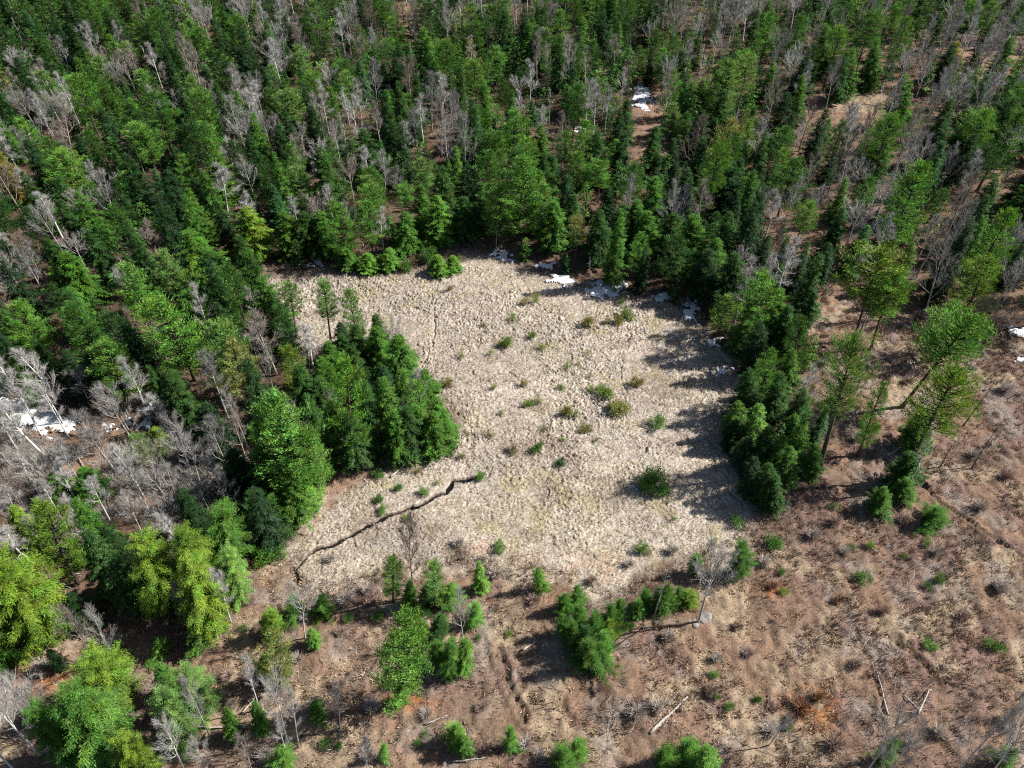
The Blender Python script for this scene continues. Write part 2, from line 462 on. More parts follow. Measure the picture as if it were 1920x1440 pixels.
def conifer(kind, seed, detail=1.0, lod=False):
    rng = np.random.default_rng(seed)
    h = 15.0
    Tg, TP = trunk_geo(rng, h, {'pine': .21, 'hemlock': .2, 'spruce': .17}.get(kind[:7].rstrip('_'), .2), .3 if kind.startswith('pine') else .15)
    G = Geo()
    if kind == 'hemlock':   z0, Rm, dz, nb, prof = rng.uniform(.05, .12), 2.9, .46, 7, lambda t: min(1, 1.05 * (1 - t) ** .72 * (1 - .35 * max(0, .18 - t) / .18))
    elif kind == 'ragged':  z0, Rm, dz, nb, prof = .04, 3.6, .62, 8, lambda t: (1 - .75 * t ** 1.6) * .9
    elif kind == 'spruce':  z0, Rm, dz, nb, prof = rng.uniform(.04, .1), 2.1, .42, 6, lambda t: (1 - t) ** .9
    elif kind == 'round':   z0, Rm, dz, nb, prof = .06, 3.6, .62, 8, lambda t: math.sqrt(max(0, 1 - (t * .99) ** 2.2)) * (1 - .35 * max(0, .2 - t) / .2)
    elif kind == 'pine':    z0, Rm, dz, nb, prof = rng.uniform(.16, .3), 2.7, .62, 6, lambda t: min(1., (1.0 - t) ** .62 * (.62 + .9 * t) * 1.25)
    else:                   z0, Rm, dz, nb, prof = rng.uniform(.40, .52), 2.7, .46, 7, lambda t: min(1., (1.0 - t) ** .55 * (.6 + 1.1 * t) * 1.2)
    pine = kind.startswith('pine')
    if lod: dz, nb = dz * 1.85, 4
    zz = z0 * h; rowP, rowD, rowN, rowL, rowW, rowT = [], [], [], [], [], []
    lob = rng.uniform(0, 6.28, 3)
    while zz < h * .985:
        t = (zz / h - z0) / (1 - z0)
        lay = rng.uniform(.72, 1.12) if kind != 'ragged' else rng.uniform(.5, 1.2)
        n = max(3, int(round(nb * (1 - .45 * t) * rng.uniform(.8, 1.2))))
        a0 = rng.uniform(0, 6.28)
        for i in range(n):
            if rng.random() < (.14 if pine else .09): continue
            az = a0 + i * 6.28 / n + rng.normal(0, .25)
            t = max(0.0, min(t, .999))
            Lb = Rm * prof(t) * lay * (rng.uniform(.6, 1.2) if kind != 'ragged' else rng.choice([.45, .7, 1.0, 1.25])) * (1 + .16 * math.sin(az * 2 + lob[0]) + .1 * math.sin(az * 3 + zz * .6 + lob[1])) + .18
            e0 = {'hemlock': .22, 'spruce': .05, 'round': .35, 'ragged': .6}.get(kind, .18) + .75 * t ** 2
            curve = {'hemlock': -.75, 'spruce': -.35, 'round': -.5, 'ragged': -.4}.get(kind, .35)
            m = 7
            s = np.linspace(0, 1, m)
            el = e0 + curve * s
            step = Lb / (m - 1)
            dr = np.cumsum(np.cos(el) * step) - math.cos(e0) * step; dzv = np.cumsum(np.sin(el) * step) - math.sin(e0) * step
            o = at_z(TP, zz + rng.uniform(-.12, .12))
            B = o + np.stack([dr * math.cos(az), dr * math.sin(az), dzv], 1)
            if not lod and (pine or rng.random() < .25):
                G.tube(B[[0, 3, 6]], [.035 + .012 * Lb, .03, .012], 3, BARK_DARK * 1.2, 1)
            # sprays along the bough
            bv_ = rng.uniform(.62, 1.38); bt = np.array([bv_ * rng.uniform(.85, 1.25), bv_, bv_ * rng.uniform(.7, 1.1)])
            npt = max(2 if lod else 3, int(detail * (Lb * (3.8 if pine else 11 if kind == 'round' else 8 if kind == 'ragged' else 5.2) + 2)))
            ss = np.sort(rng.uniform(.42 if pine else .16, 1.0, npt)) if not (pine and t > .8) else rng.uniform(.1, 1, npt)
            bp = np.stack([np.interp(ss, s, B[:, k]) for k in range(3)], 1)
            fw = np.stack([np.cos(az) * np.cos(np.interp(ss, s, el)), np.sin(az) * np.cos(np.interp(ss, s, el)), np.sin(np.interp(ss, s, el))], 1)
            side = np.array([-math.sin(az), math.cos(az), 0])
            if pine:
                q = 3 if lod else 13 if kind == 'pine' else 10
                for _ in range(q):
                    D = unit(fw * rng.uniform(.2, 1.0, (npt, 1)) + side * rng.normal(0, .75, (npt, 1)) + np.array([0, 0, 1.]) * rng.uniform(-.05, .85, (npt, 1)))
                    rowP.append(bp + rng.normal(0, .13, (npt, 3)) + side * rng.normal(0, .10 * Lb, (npt, 1))); rowD.append(D); rowN.append(unit(rng.normal(0, 1, (npt, 3)) + np.array([0, 0, 1.])))
                    rowL.append(rng.uniform(.2, .42, npt) * (2.1 if lod else 1)); rowW.append(rng.uniform(.035, .075, npt) * (5.5 if lod else 1))
                    v = rng.uniform(.72, 1.25, npt)
                    y = rng.uniform(.9, 1.12, npt)
                    rowT.append(bt * np.stack([v * y, v, v * rng.uniform(.8, 1.15, npt)], 1))
            else:
                for sg in (-1, 1, 0) if lod else (-1, 1, 0, -1, 1, 0, -1, 1, 0):
                    ln = (.28 + .20 * Lb * (1.05 - ss) * (sg != 0)) * rng.uniform(.6, 1.2, npt)
                    D = unit(fw * rng.uniform(.55, .95, (npt, 1)) + sg * side * rng.uniform(.6, 1.0, (npt, 1)) + np.array([0, 0, 1.]) * rng.normal(-.12, .22, (npt, 1)))
                    if kind in ('round', 'ragged'): ln = ln * .74
                    if lod: ln = ln * 1.65
                    rowP.append(bp + rng.normal(0, .10 if kind not in ('round', 'ragged') else .2, (npt, 3))); rowD.append(D)
                    rowN.append(unit(np.array([0, 0, 1.]) + rng.normal(0, .42, (npt, 3))))
                    rowL.append(ln); rowW.append(ln * rng.uniform(.13, .24, npt) * (1.9 if lod else 1))
                    v = rng.uniform(.6, 1.3, npt) * np.where(ss > .8, 1.12, 1.0)
                    rowT.append(bt * np.stack([v * rng.uniform(.9, 1.15, npt), v, v * rng.uniform(.75, 1.1, npt)], 1))
        zz += dz * rng.uniform(.75, 1.25) * (1 - .3 * t)
    # leader
    n = 5 if lod else 14
    zl = rng.uniform(h - 1.1, h + .1, n); P = np.stack([at_z(TP, z) for z in zl]); a = rng.uniform(0, 6.28, n)
    rowP.append(P); rowD.append(unit(np.stack([np.cos(a), np.sin(a), rng.uniform(.4, 1.6, n)], 1))); rowN.append(unit(rng.normal(0, 1, (n, 3))))
    rowL.append(rng.uniform(.25, .45, n)); rowW.append(rng.uniform(.08, .14, n)); rowT.append(np.tile([1.1, 1.1, .95], (n, 1)))
    G.kites(np.concatenate(rowP), np.concatenate(rowD), np.concatenate(rowN), np.concatenate(rowL), np.concatenate(rowW), np.concatenate(rowT), 0, .05 if pine else .2)
    return Tg, G, Rm

# ------------------------------------------------------------------ leafless trees (14 m tall)
def bare_tree(seed, style, lod=False):
    rng = np.random.default_rng(seed)
    h = 14.0
    G0 = Geo(); limbs = []
    forked = style == 'fork'
    ph = rng.uniform(0, 6.28); bd = rng.uniform(.2, .7)
    top = h * (.62 if forked else .97)
    z = np.linspace(-.3, top, 9)
    b = bd * np.sin(z / h * rng.uniform(1.5, 3.5)) * np.clip(z, 0, h) / h * 1.5
    TP = np.stack([b * math.cos(ph), b * math.sin(ph), z], 1)
    G0.tube(TP, np.interp(z, [0, top], [.19, .05 if not forked else .1]), 6, (1, 1, 1))
    first = {'slim': .45, 'full': .28, 'fork': .38, 'low': .12}[style]
    nl = {'slim': 11, 'full': 13, 'fork': 9, 'low': 12}[style]
    if lod: nl = 5
    for i in range(nl):
        f = first + (top / h - first) * (i / (nl - 1)) ** .9
        o = at_z(TP, f * h)
        az = i * 2.4 + rng.normal(0, .4)
        t = (f - first) / (1 - first)
        el = rng.uniform(.5, .95) + .45 * t
        Ll = h * {'slim': .19, 'full': .34, 'fork': .36, 'low': .42}[style] * (1.1 - .68 * t) * rng.uniform(.75, 1.15)
        G = Geo(); m = 6; s = np.linspace(0, 1, m)
        ell = np.clip(el + .35 * s + rng.normal(0, .06, m), -1, 1.45)
        azz = az + np.cumsum(rng.normal(0, .09, m))
        st = Ll / (m - 1)
        B = o + np.concatenate([[[0, 0, 0]], np.cumsum(np.stack([np.cos(ell) * np.cos(azz), np.cos(ell) * np.sin(azz), np.sin(ell)], 1)[:-1] * st, 0)])
        G.tube(B, np.linspace(.075 * (1.15 - .5 * t), .02, m), 4, (1, 1, 1))
        ns = 3 if lod else 13
        tp, td, tl, tw = [], [], [], []
        for j in range(ns):
            sj = .2 + .8 * (j + rng.random()) / ns
            p = np.array([np.interp(sj, s, B[:, k]) for k in range(3)])
            a2 = az + rng.choice([-1, 1]) * rng.uniform(.35, 1.1); e2 = el + rng.normal(.15, .35)
            L2 = Ll * rng.uniform(.26, .46) * (1.15 - .5 * sj) + .2
            d = np.array([math.cos(e2) * math.cos(a2), math.cos(e2) * math.sin(a2), math.sin(e2)])
            Q = p + np.outer(np.linspace(0, 1, 3), d * L2) + np.array([[0, 0, 0], [0, 0, .03 * L2], [0, 0, .12 * L2]])
            G.tube(Q, [.03, .022, .01], 3, (1, 1, 1))
            nt = 9 if lod else 16
            u = rng.uniform(.12, 1, nt)
            tp.append(p + u[:, None] * (Q[2] - p)); dd = unit(d + rng.normal(0, .55, (nt, 3)) + np.array([0, 0, .22])); td.append(dd)
            tl.append(rng.uniform(.4, 1.0, nt)); tw.append(rng.uniform(.015, .028, nt) * (3.0 if lod else 1))
        tp, td, tl, tw = map(np.concatenate, (tp, td, tl, tw))
        G.blades(tp, td, tl, tw, np.full((len(tp), 3), .92), 0, rng)
        tp2 = tp + td * (tl * rng.uniform(.3, .7, len(tl)))[:, None]
        G.blades(tp2, unit(td + rng.normal(0, .5, td.shape)), tl * .6, tw * .8, np.full((len(tp), 3), .85), 0, rng)
        limbs.append(G)
    return G0, limbs, h * {'slim': .17, 'full': .30, 'fork': .30, 'low': .36}[style]

def snag(seed):                                  # dead trunk with short broken branches
    rng = np.random.default_rng(seed); h = 14.0
    G0, TP = trunk_geo(rng, h, .17, .25, 6, color=C_(1, 1, 1))
    limbs = []
    for i in range(18):
        f = rng.uniform(.3, .97); o = at_z(TP, f * h); az = i * 2.4; G = Geo()
        L = rng.uniform(.5, 1.7) * (1.2 - f * .8); e = rng.uniform(-.25, .5)
        d = np.array([math.cos(az) * math.cos(e), math.sin(az) * math.cos(e), math.sin(e)])
        G.tube(o + np.outer([0, .55, 1], d * L) + np.array([[0, 0, 0], [0, 0, 0], [0, 0, .1]]), [.04, .028, .01], 4)
        n = 5; u = rng.uniform(.3, 1, n)
        G.blades(o + u[:, None] * d * L, unit(d + rng.normal(0, .6, (n, 3))), rng.uniform(.2, .5, n), np.full(n, .03), np.full((n, 3), .95), 0, rng)
        limbs.append(G)
    return G0, limbs, 1.4

# ------------------------------------------------------------------ bushes (1 m radius, 1.5 m tall)
def bush(seed, style):
    rng = np.random.default_rng(seed); G = Geo(); S = Geo()
    n = {'leafy': 1500, 'sparse': 700, 'bare': 0}[style]
    for i in range(9):
        a = rng.uniform(0, 6.28); r = rng.uniform(.1, .7); d = np.array([math.cos(a) * r, math.sin(a) * r, rng.uniform(.8, 1.4)])
        S.tube(np.outer([-.1, .5, 1], d) + np.array([[0, 0, 0], [0, 0, .05], [0, 0, 0]]), [.035, .025, .01], 4, (BARK_DARK * 1.6) if style != 'bare' else (.8, .8, .8))
    if n:
        nl = 9
        lc = np.stack([rng.normal(0, .42, nl), rng.normal(0, .42, nl), rng.uniform(.25, 1.1, nl)], 1)
        k = rng.integers(0, nl, n)
        P = lc[k] + rng.normal(0, .22, (n, 3)); P[:, 2] = np.clip(P[:, 2], .03, 1.7)
        D = unit(P - np.array([0, 0, .35]) + rng.normal(0, .5, (n, 3)))
        v = rng.uniform(.65, 1.3, n)
        G.kites(P, D, unit(rng.normal(0, 1, (n, 3)) + [0, 0, .6]), rng.uniform(.12, .28, n), rng.uniform(.035, .075, n), np.stack([v * rng.uniform(.85, 1.25, n), v, v * rng.uniform(.7, 1.1, n)], 1), 0, .05)
    else:
        n = 420; a = rng.uniform(0, 6.28, n); r = rng.uniform(0, .5, n) ** 1.0
        P = np.stack([np.cos(a) * r, np.sin(a) * r, rng.uniform(0, .7, n)], 1)
        D = unit(np.stack([np.cos(a) * rng.uniform(.1, 1, n), np.sin(a) * rng.uniform(.1, 1, n), rng.uniform(.5, 1.5, n)], 1))
        G.blades(P, D, rng.uniform(.4, 1.0, n), rng.uniform(.02, .045, n), np.repeat(rng.uniform(.7, 1.2, (n, 1)), 3, 1), 0, rng)
    return S, G

PROTO = {}
def proto(kind):
    if kind in PROTO: return PROTO[kind]
    out = []
    if kind in ('hemlock', 'spruce', 'pine', 'pine_high', 'round', 'ragged'):
        for s in range({'hemlock': 7, 'spruce': 4, 'pine': 5, 'pine_high': 3, 'round': 3, 'ragged': 3}[kind]):
            T, G, Rm = conifer(kind, 100 + s * 7 + sum(map(ord, kind)))
            out.append((T.mesh(kind + '_trunk', [M_BARK]), [('crown', G.mesh(kind + '_crown', [M_FOL, M_BARK]))], Rm, 15.0))
    elif kind in ('bare_slim', 'bare_full', 'bare_fork', 'bare_low', 'snag'):
        for s in range(4 if kind != 'snag' else 3):
            T, Ls, Rm = bare_tree(300 + s * 5 + len(kind), kind[5:]) if kind != 'snag' else snag(500 + s)
            J = Geo()
            for L in Ls:
                for V, TT in zip(L.V, L.T): pass
                V, TT, F, M = L.arrays(); J.add(V, F, None, TT)
            out.append((T.mesh('bare_trunk', [M_BARK]), [('limb', L.mesh('limb', [M_BARK])) for L in Ls], Rm, 14.0, J.mesh('bare_crown', [M_BARK])))
    PROTO[kind] = out
    return out

# ------------------------------------------------------------------ ground sheets
def grid_faces(nx, ny):
    i = np.arange(nx - 1)[:, None] * ny + np.arange(ny - 1)[None, :]
    i = i.ravel()
    return np.stack([i, i + ny, i + ny + 1, i + 1], 1)

def compact(V, F, *attrs):
    used = np.zeros(len(V), bool); used[F.ravel()] = True
    m = np.cumsum(used) - 1
    return (V[used], m[F]) + tuple(a[used] for a in attrs)

NX0, NX1, NY0, NY1 = -62.0, 78.0, 14.0, 100.0          # the near ground is modelled finely

def build_ground():
    # far sheet
    xs = np.concatenate([np.arange(-900, -200, 35.), np.arange(-200, 200, 1.6), np.arange(200, 901, 35.)])
    ys = np.concatenate([np.arange(-500, -20, 30.), np.arange(-20, 260, 1.6), np.arange(260, 1501, 40.)])
    X, Y = np.meshgrid(xs, ys, indexing='ij'); X = X.ravel(); Y = Y.ravel()
    Z = relief(X, Y) + (fbm(X / 2.5, Y / 2.5, 7, 3) - .5) * .5
    inside = np.minimum.reduce([X - NX0, NX1 - X, Y - NY0, NY1 - Y])
    Z = Z - .9 * smooth(0.2, 2.0, inside)
    F = grid_faces(len(xs), len(ys))
    o = link('ground', mk_mesh('ground', np.stack([X, Y, Z], 1), None, F, [M_GROUND], ground_color(X, Y)))
    o['kind'] = 'structure'
    # near sheet, finer relief: hollows, hummocks, ruts
    st = .26
    xs = np.arange(NX0, NX1, st); ys = np.arange(NY0, NY1, st)
    X, Y = np.meshgrid(xs, ys, indexing='ij'); X = X.ravel(); Y = Y.ravel()
    edge = np.minimum.reduce([X - NX0, NX1 - X, Y - NY0, NY1 - Y])
    op = smooth(-3, 2, sdist(OPEN, X, Y))
    rough = (fbm(X / 2.5, Y / 2.5, 7, 3) - .5) * .5 + ((fbm(X / .8, Y / .8, 8, 3) - .5) * .7 + (vnoise(X / .33, Y / .33, 9) - .5) * .22) * (.5 + .5 * op)
    Z = relief(X, Y) + rough * smooth(0, 1.5, edge) + carve(X, Y) - .12 * smooth(1.2, 0, edge)
    sb = sdist(BOG, X, Y)
    Z = Z - .9 * smooth(-.3, 1.5, sb)
    F = grid_faces(len(xs), len(ys))
    # only what the photo can see, a few metres round it
    U, V = proj(X, Y)
    ok = (U > -120) & (U < 2040) & (V < 1560) & (sb < 2.5)
    F = F[ok[F].any(1)]
    VV = np.stack([X, Y, Z], 1)
    VV, F, T = compact(VV, F, ground_color(X, Y))
    o = link('clearing_ground', mk_mesh('clearing_ground', VV, None, F, [M_GROUND], T)); o['kind'] = 'structure'
    # bog: tussocks with cracks between them
    st = .12
    x0, y0 = BOG.min(0) - 3; x1, y1 = BOG.max(0) + 3
    xs = np.arange(x0, x1, st); ys = np.arange(y0, y1, st)
    X, Y = np.meshgrid(xs, ys, indexing='ij'); sh = X.shape; X = X.ravel(); Y = Y.ravel()
    coarse = sdist(BOG, X, Y)
    keep = coarse > -2.2
    F = grid_faces(len(xs), len(ys)); F = F[keep[F].all(1)]
    VV, F = compact(np.stack([X, Y, coarse], 1), F)
    X, Y, sb = VV[:, 0].copy(), VV[:, 1].copy(), VV[:, 2].copy()
    wx = X + (fbm(X / 1.1, Y / 1.1, 201, 3) - .5) * 1.5; wy = Y + (fbm(X / 1.1, Y / 1.1, 211, 3) - .5) * 1.5
    f1, f2, cid = worley(wx / .54, wy / .42, 5)
    gap = smooth(.02, .34, f2 - f1)
    V_ = proj(X, Y)[1]
    amp = np.interp(V_, [470, 540, 830, 960, 1100], [.27, .26, .25, .16, .12]) * (.4 + 1.0 * smooth(.3, .7, fbm(X / 6, Y / 6, 77, 3)))
    hum = amp * gap * (.45 + .75 * cid)
    f1b, f2b, cb = worley(wx / 2.6 + 3, wy / 2.2, 15)
    crk = (1 - smooth(.0, .10, f2b - f1b)) * (cb > .4) * smooth(.3, .5, vnoise(X / 1.7, Y / 1.7, 78))
    hum = hum - .2 * crk
    z = -.12 + hum + (fbm(X / .3, Y / .3, 221, 2) - .5) * .12 + carve(X, Y)
    z = z + np.clip(-sb, 0, 3) * 0 - 1.3 * smooth(0.0, 2.0, -sb + (fbm(X / 1.5, Y / 1.5, 231, 2) - .5) * 1.6) + relief(X, Y)
    c = ground_color(X, Y)
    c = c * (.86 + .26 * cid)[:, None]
    seam = (1 - smooth(.0, .2, f2 - f1)) * .8                          # darker brown along the seams between the tussocks
    c = mixc(c, C_(.16, .115, .08), np.maximum(seam * smooth(.25, .6, vnoise(X / 2.0, Y / 2.0, 301) + .1), crk * .7))
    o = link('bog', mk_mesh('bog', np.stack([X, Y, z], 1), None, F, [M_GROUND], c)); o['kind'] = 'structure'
    # dark water standing in the creek
    P = CREEK; G = Geo()
    d = unit(np.gradient(P, axis=0)); nrm = np.stack([-d[:, 1], d[:, 0]], 1)
    V = np.concatenate([np.c_[P + nrm * .9, np.full(len(P), -.42)], np.c_[P - nrm * .9, np.full(len(P), -.42)]])
    n = len(P); F = [(i, i + 1, n + i + 1, n + i) for i in range(n - 1)]
    o = link('stream', mk_mesh('stream', V, None, F, [M_WATER])); o['kind'] = 'structure'

build_ground()

# ------------------------------------------------------------------ things and their labels
THINGS = []            # (object, size/tone words, species, zone phrase, u)
NUM = ['zero', 'one', 'two', 'three', 'four', 'five', 'six', 'seven', 'eight', 'nine', 'ten', 'eleven', 'twelve', 'thirteen', 'fourteen', 'fifteen', 'sixteen', 'seventeen', 'eighteen', 'nineteen', 'twenty']
ORD = ['', 'first', 'second', 'third', 'fourth', 'fifth', 'sixth', 'seventh', 'eighth', 'ninth', 'tenth', 'eleventh', 'twelfth', 'thirteenth', 'fourteenth', 'fifteenth', 'sixteenth', 'seventeenth', 'eighteenth', 'nineteenth', 'twentieth']

def thing(name, cat, loc, rot=(0, 0, 0), group=None):
    o = bpy.data.objects.new(name, None); COL.objects.link(o)
    o.empty_display_size = .5
    o.location = loc; o.rotation_euler = rot; o['category'] = cat
    if group: o['group'] = group
    return o

def name_it(o, what, where, u, v=0):
    THINGS.append((o, what, where, u, v))

def finish_labels():
    by = {}
    for t in THINGS: by.setdefault((t[1] + ' ' + t[2]).lower(), []).append(t)
    for lab, L in by.items():
        L.sort(key=lambda t: t[3]); n = len(L)
        for i, t in enumerate(L):
            if n == 1: tail = ''
            elif i == 0: tail = ', leftmost of ' + (NUM[n] if n <= 20 else 'many')
            elif i == n - 1: tail = ', rightmost of ' + (NUM[n] if n <= 20 else 'many')
            elif i + 1 <= (n + 1) // 2: tail = ', %s from left of %s' % (ORD[i + 1], NUM[n])
            else: tail = ', %s from right of %s' % (ORD[n - i], NUM[n])
            t[0]['label'] = lab + tail

TONES = {   # base reflectance of the needles
    'bright green': (.108, .262, .045), 'light green': (.145, .280, .075), 'yellow-green': (.128, .228, .030), 'olive green': (.170, .180, .044),
    'mid green': (.066, .170, .030), 'dark green': (.036, .098, .025), 'deep green': (.022, .060, .022), 'blue-green': (.045, .125, .048),
    'pale green': (.21, .26, .085)}
BARKS = {'white': (.62, .60, .57), 'pale': (.47, .445, .42), 'grey': (.33, .315, .30), 'brown': (.27, .215, .18), 'pinkish': (.39, .34, .295), 'dark': (.075, .06, .055), 'silver': (.48, .465, .44)}

def jit(c, a=.12):
    k = R.uniform(1 - a, 1 + a)
    return (c[0] * k * R.uniform(.94, 1.08), c[1] * k, c[2] * k * R.uniform(.9, 1.1), 1)

CAT = {'hemlock': ('hemlock_tree', 'hemlock'), 'spruce': ('spruce_tree', 'spruce'), 'pine': ('pine_tree', 'pine'), 'pine_high': ('pine_tree', 'pine'),
       'round': ('fir_tree', 'fir'), 'ragged': ('hemlock_tree', 'hemlock'), 'bare_slim': ('birch_tree', 'birch'), 'bare_fork': ('birch_tree', 'birch'), 'bare_full': ('bare_tree', 'bare tree'), 'bare_low': ('bare_tree', 'bare tree'), 'snag': ('dead_tree', 'dead tree')}

def size_word(h, cat):
    lim = (16.5, 10.5) if cat not in ('birch', 'bare tree', 'dead tree') else (13.5, 8.5)
    return 'tall' if h > lim[0] else 'mid-sized' if h > lim[1] else 'small'

def tree(kind, tone, X, Y, h, r, where, what=None, lean=0.0, leany=0.0, split=False, group=None, bark=None):
    nm, cat = CAT[kind]
    vs = proto(kind); k = R.randrange(len(vs)); pr = vs[k]
    z = relief1(X, Y)
    t = thing(nm, cat, (X, Y, z), (leany, lean, 0), group)
    rz = R.uniform(0, 6.283)
    sc = (r / pr[2], r / pr[2], h / pr[3])
    conif = kind in ('hemlock', 'spruce', 'pine', 'pine_high', 'round', 'ragged')
    o = link('trunk', pr[0], t); o.rotation_euler = (0, 0, rz)
    o.scale = (h / pr[3],) * 3 if conif else sc
    if conif:
        o.color = (*[c * R.uniform(.85, 1.15) for c in (bark or (1, 1, 1))], 1)
        o2 = link('crown', pr[1][0][1], t); o2.rotation_euler = (0, 0, rz); o2.scale = sc; o2.color = jit(TONES[tone])
    else:
        c = BARKS[tone]; o.color = (*c, 1)
        if split:
            for nme, me in pr[1]:
                q = link(nme, me, t); q.rotation_euler = (0, 0, rz); q.scale = sc; q.color = (*[a * .76 for a in c], 1)
        else:
            q = link('crown', pr[4], t); q.rotation_euler = (0, 0, rz); q.scale = sc; q.color = (*[a * .76 for a in c], 1)
    u, v = proj(X, Y)
    name_it(t, what or '%s %s %s' % (size_word(h, cat), tone, cat), where, u, v)
    return t

# where a base stands, in words
def zone(u, v):
    if v > 1180: return 'left of the bottom pine' if u < 560 else 'beside the bottom centre pine' if u < 960 else 'in the open brush below'
    if u < 520 and v > 930: return 'in the lower left corner stand' if v > 1060 else 'in the bare woods, lower left'
    if u < 330 and v > 740: return 'around the left snow patches'
    if 330 <= u < 560 and v > 740: return "in the peninsula's lower flank"
    if 480 < u < 860 and v > 620: return 'on the wooded peninsula'
    if 1340 < u < 1560 and 480 < v < 1000: return "on the bog's right bank"
    if u >= 1560 and v > 480: return 'in the open right pine group'
    if u < 480 and v > 560: return 'in the left stand, lower half'
    if v <= 560:
        row = 'at the top edge' if v < 70 else 'in the top forest' if v < 170 else 'in the far forest' if v < 280 else 'in the mid forest' if v < 390 else 'in the near forest'
        col = 'far left' if u < 220 else 'left' if u < 480 else 'mid-left' if u < 760 else 'centre' if u < 1040 else 'mid-right' if u < 1320 else 'right' if u < 1620 else 'far right'
        return row + ', ' + col
    return 'at the edge of the bog'

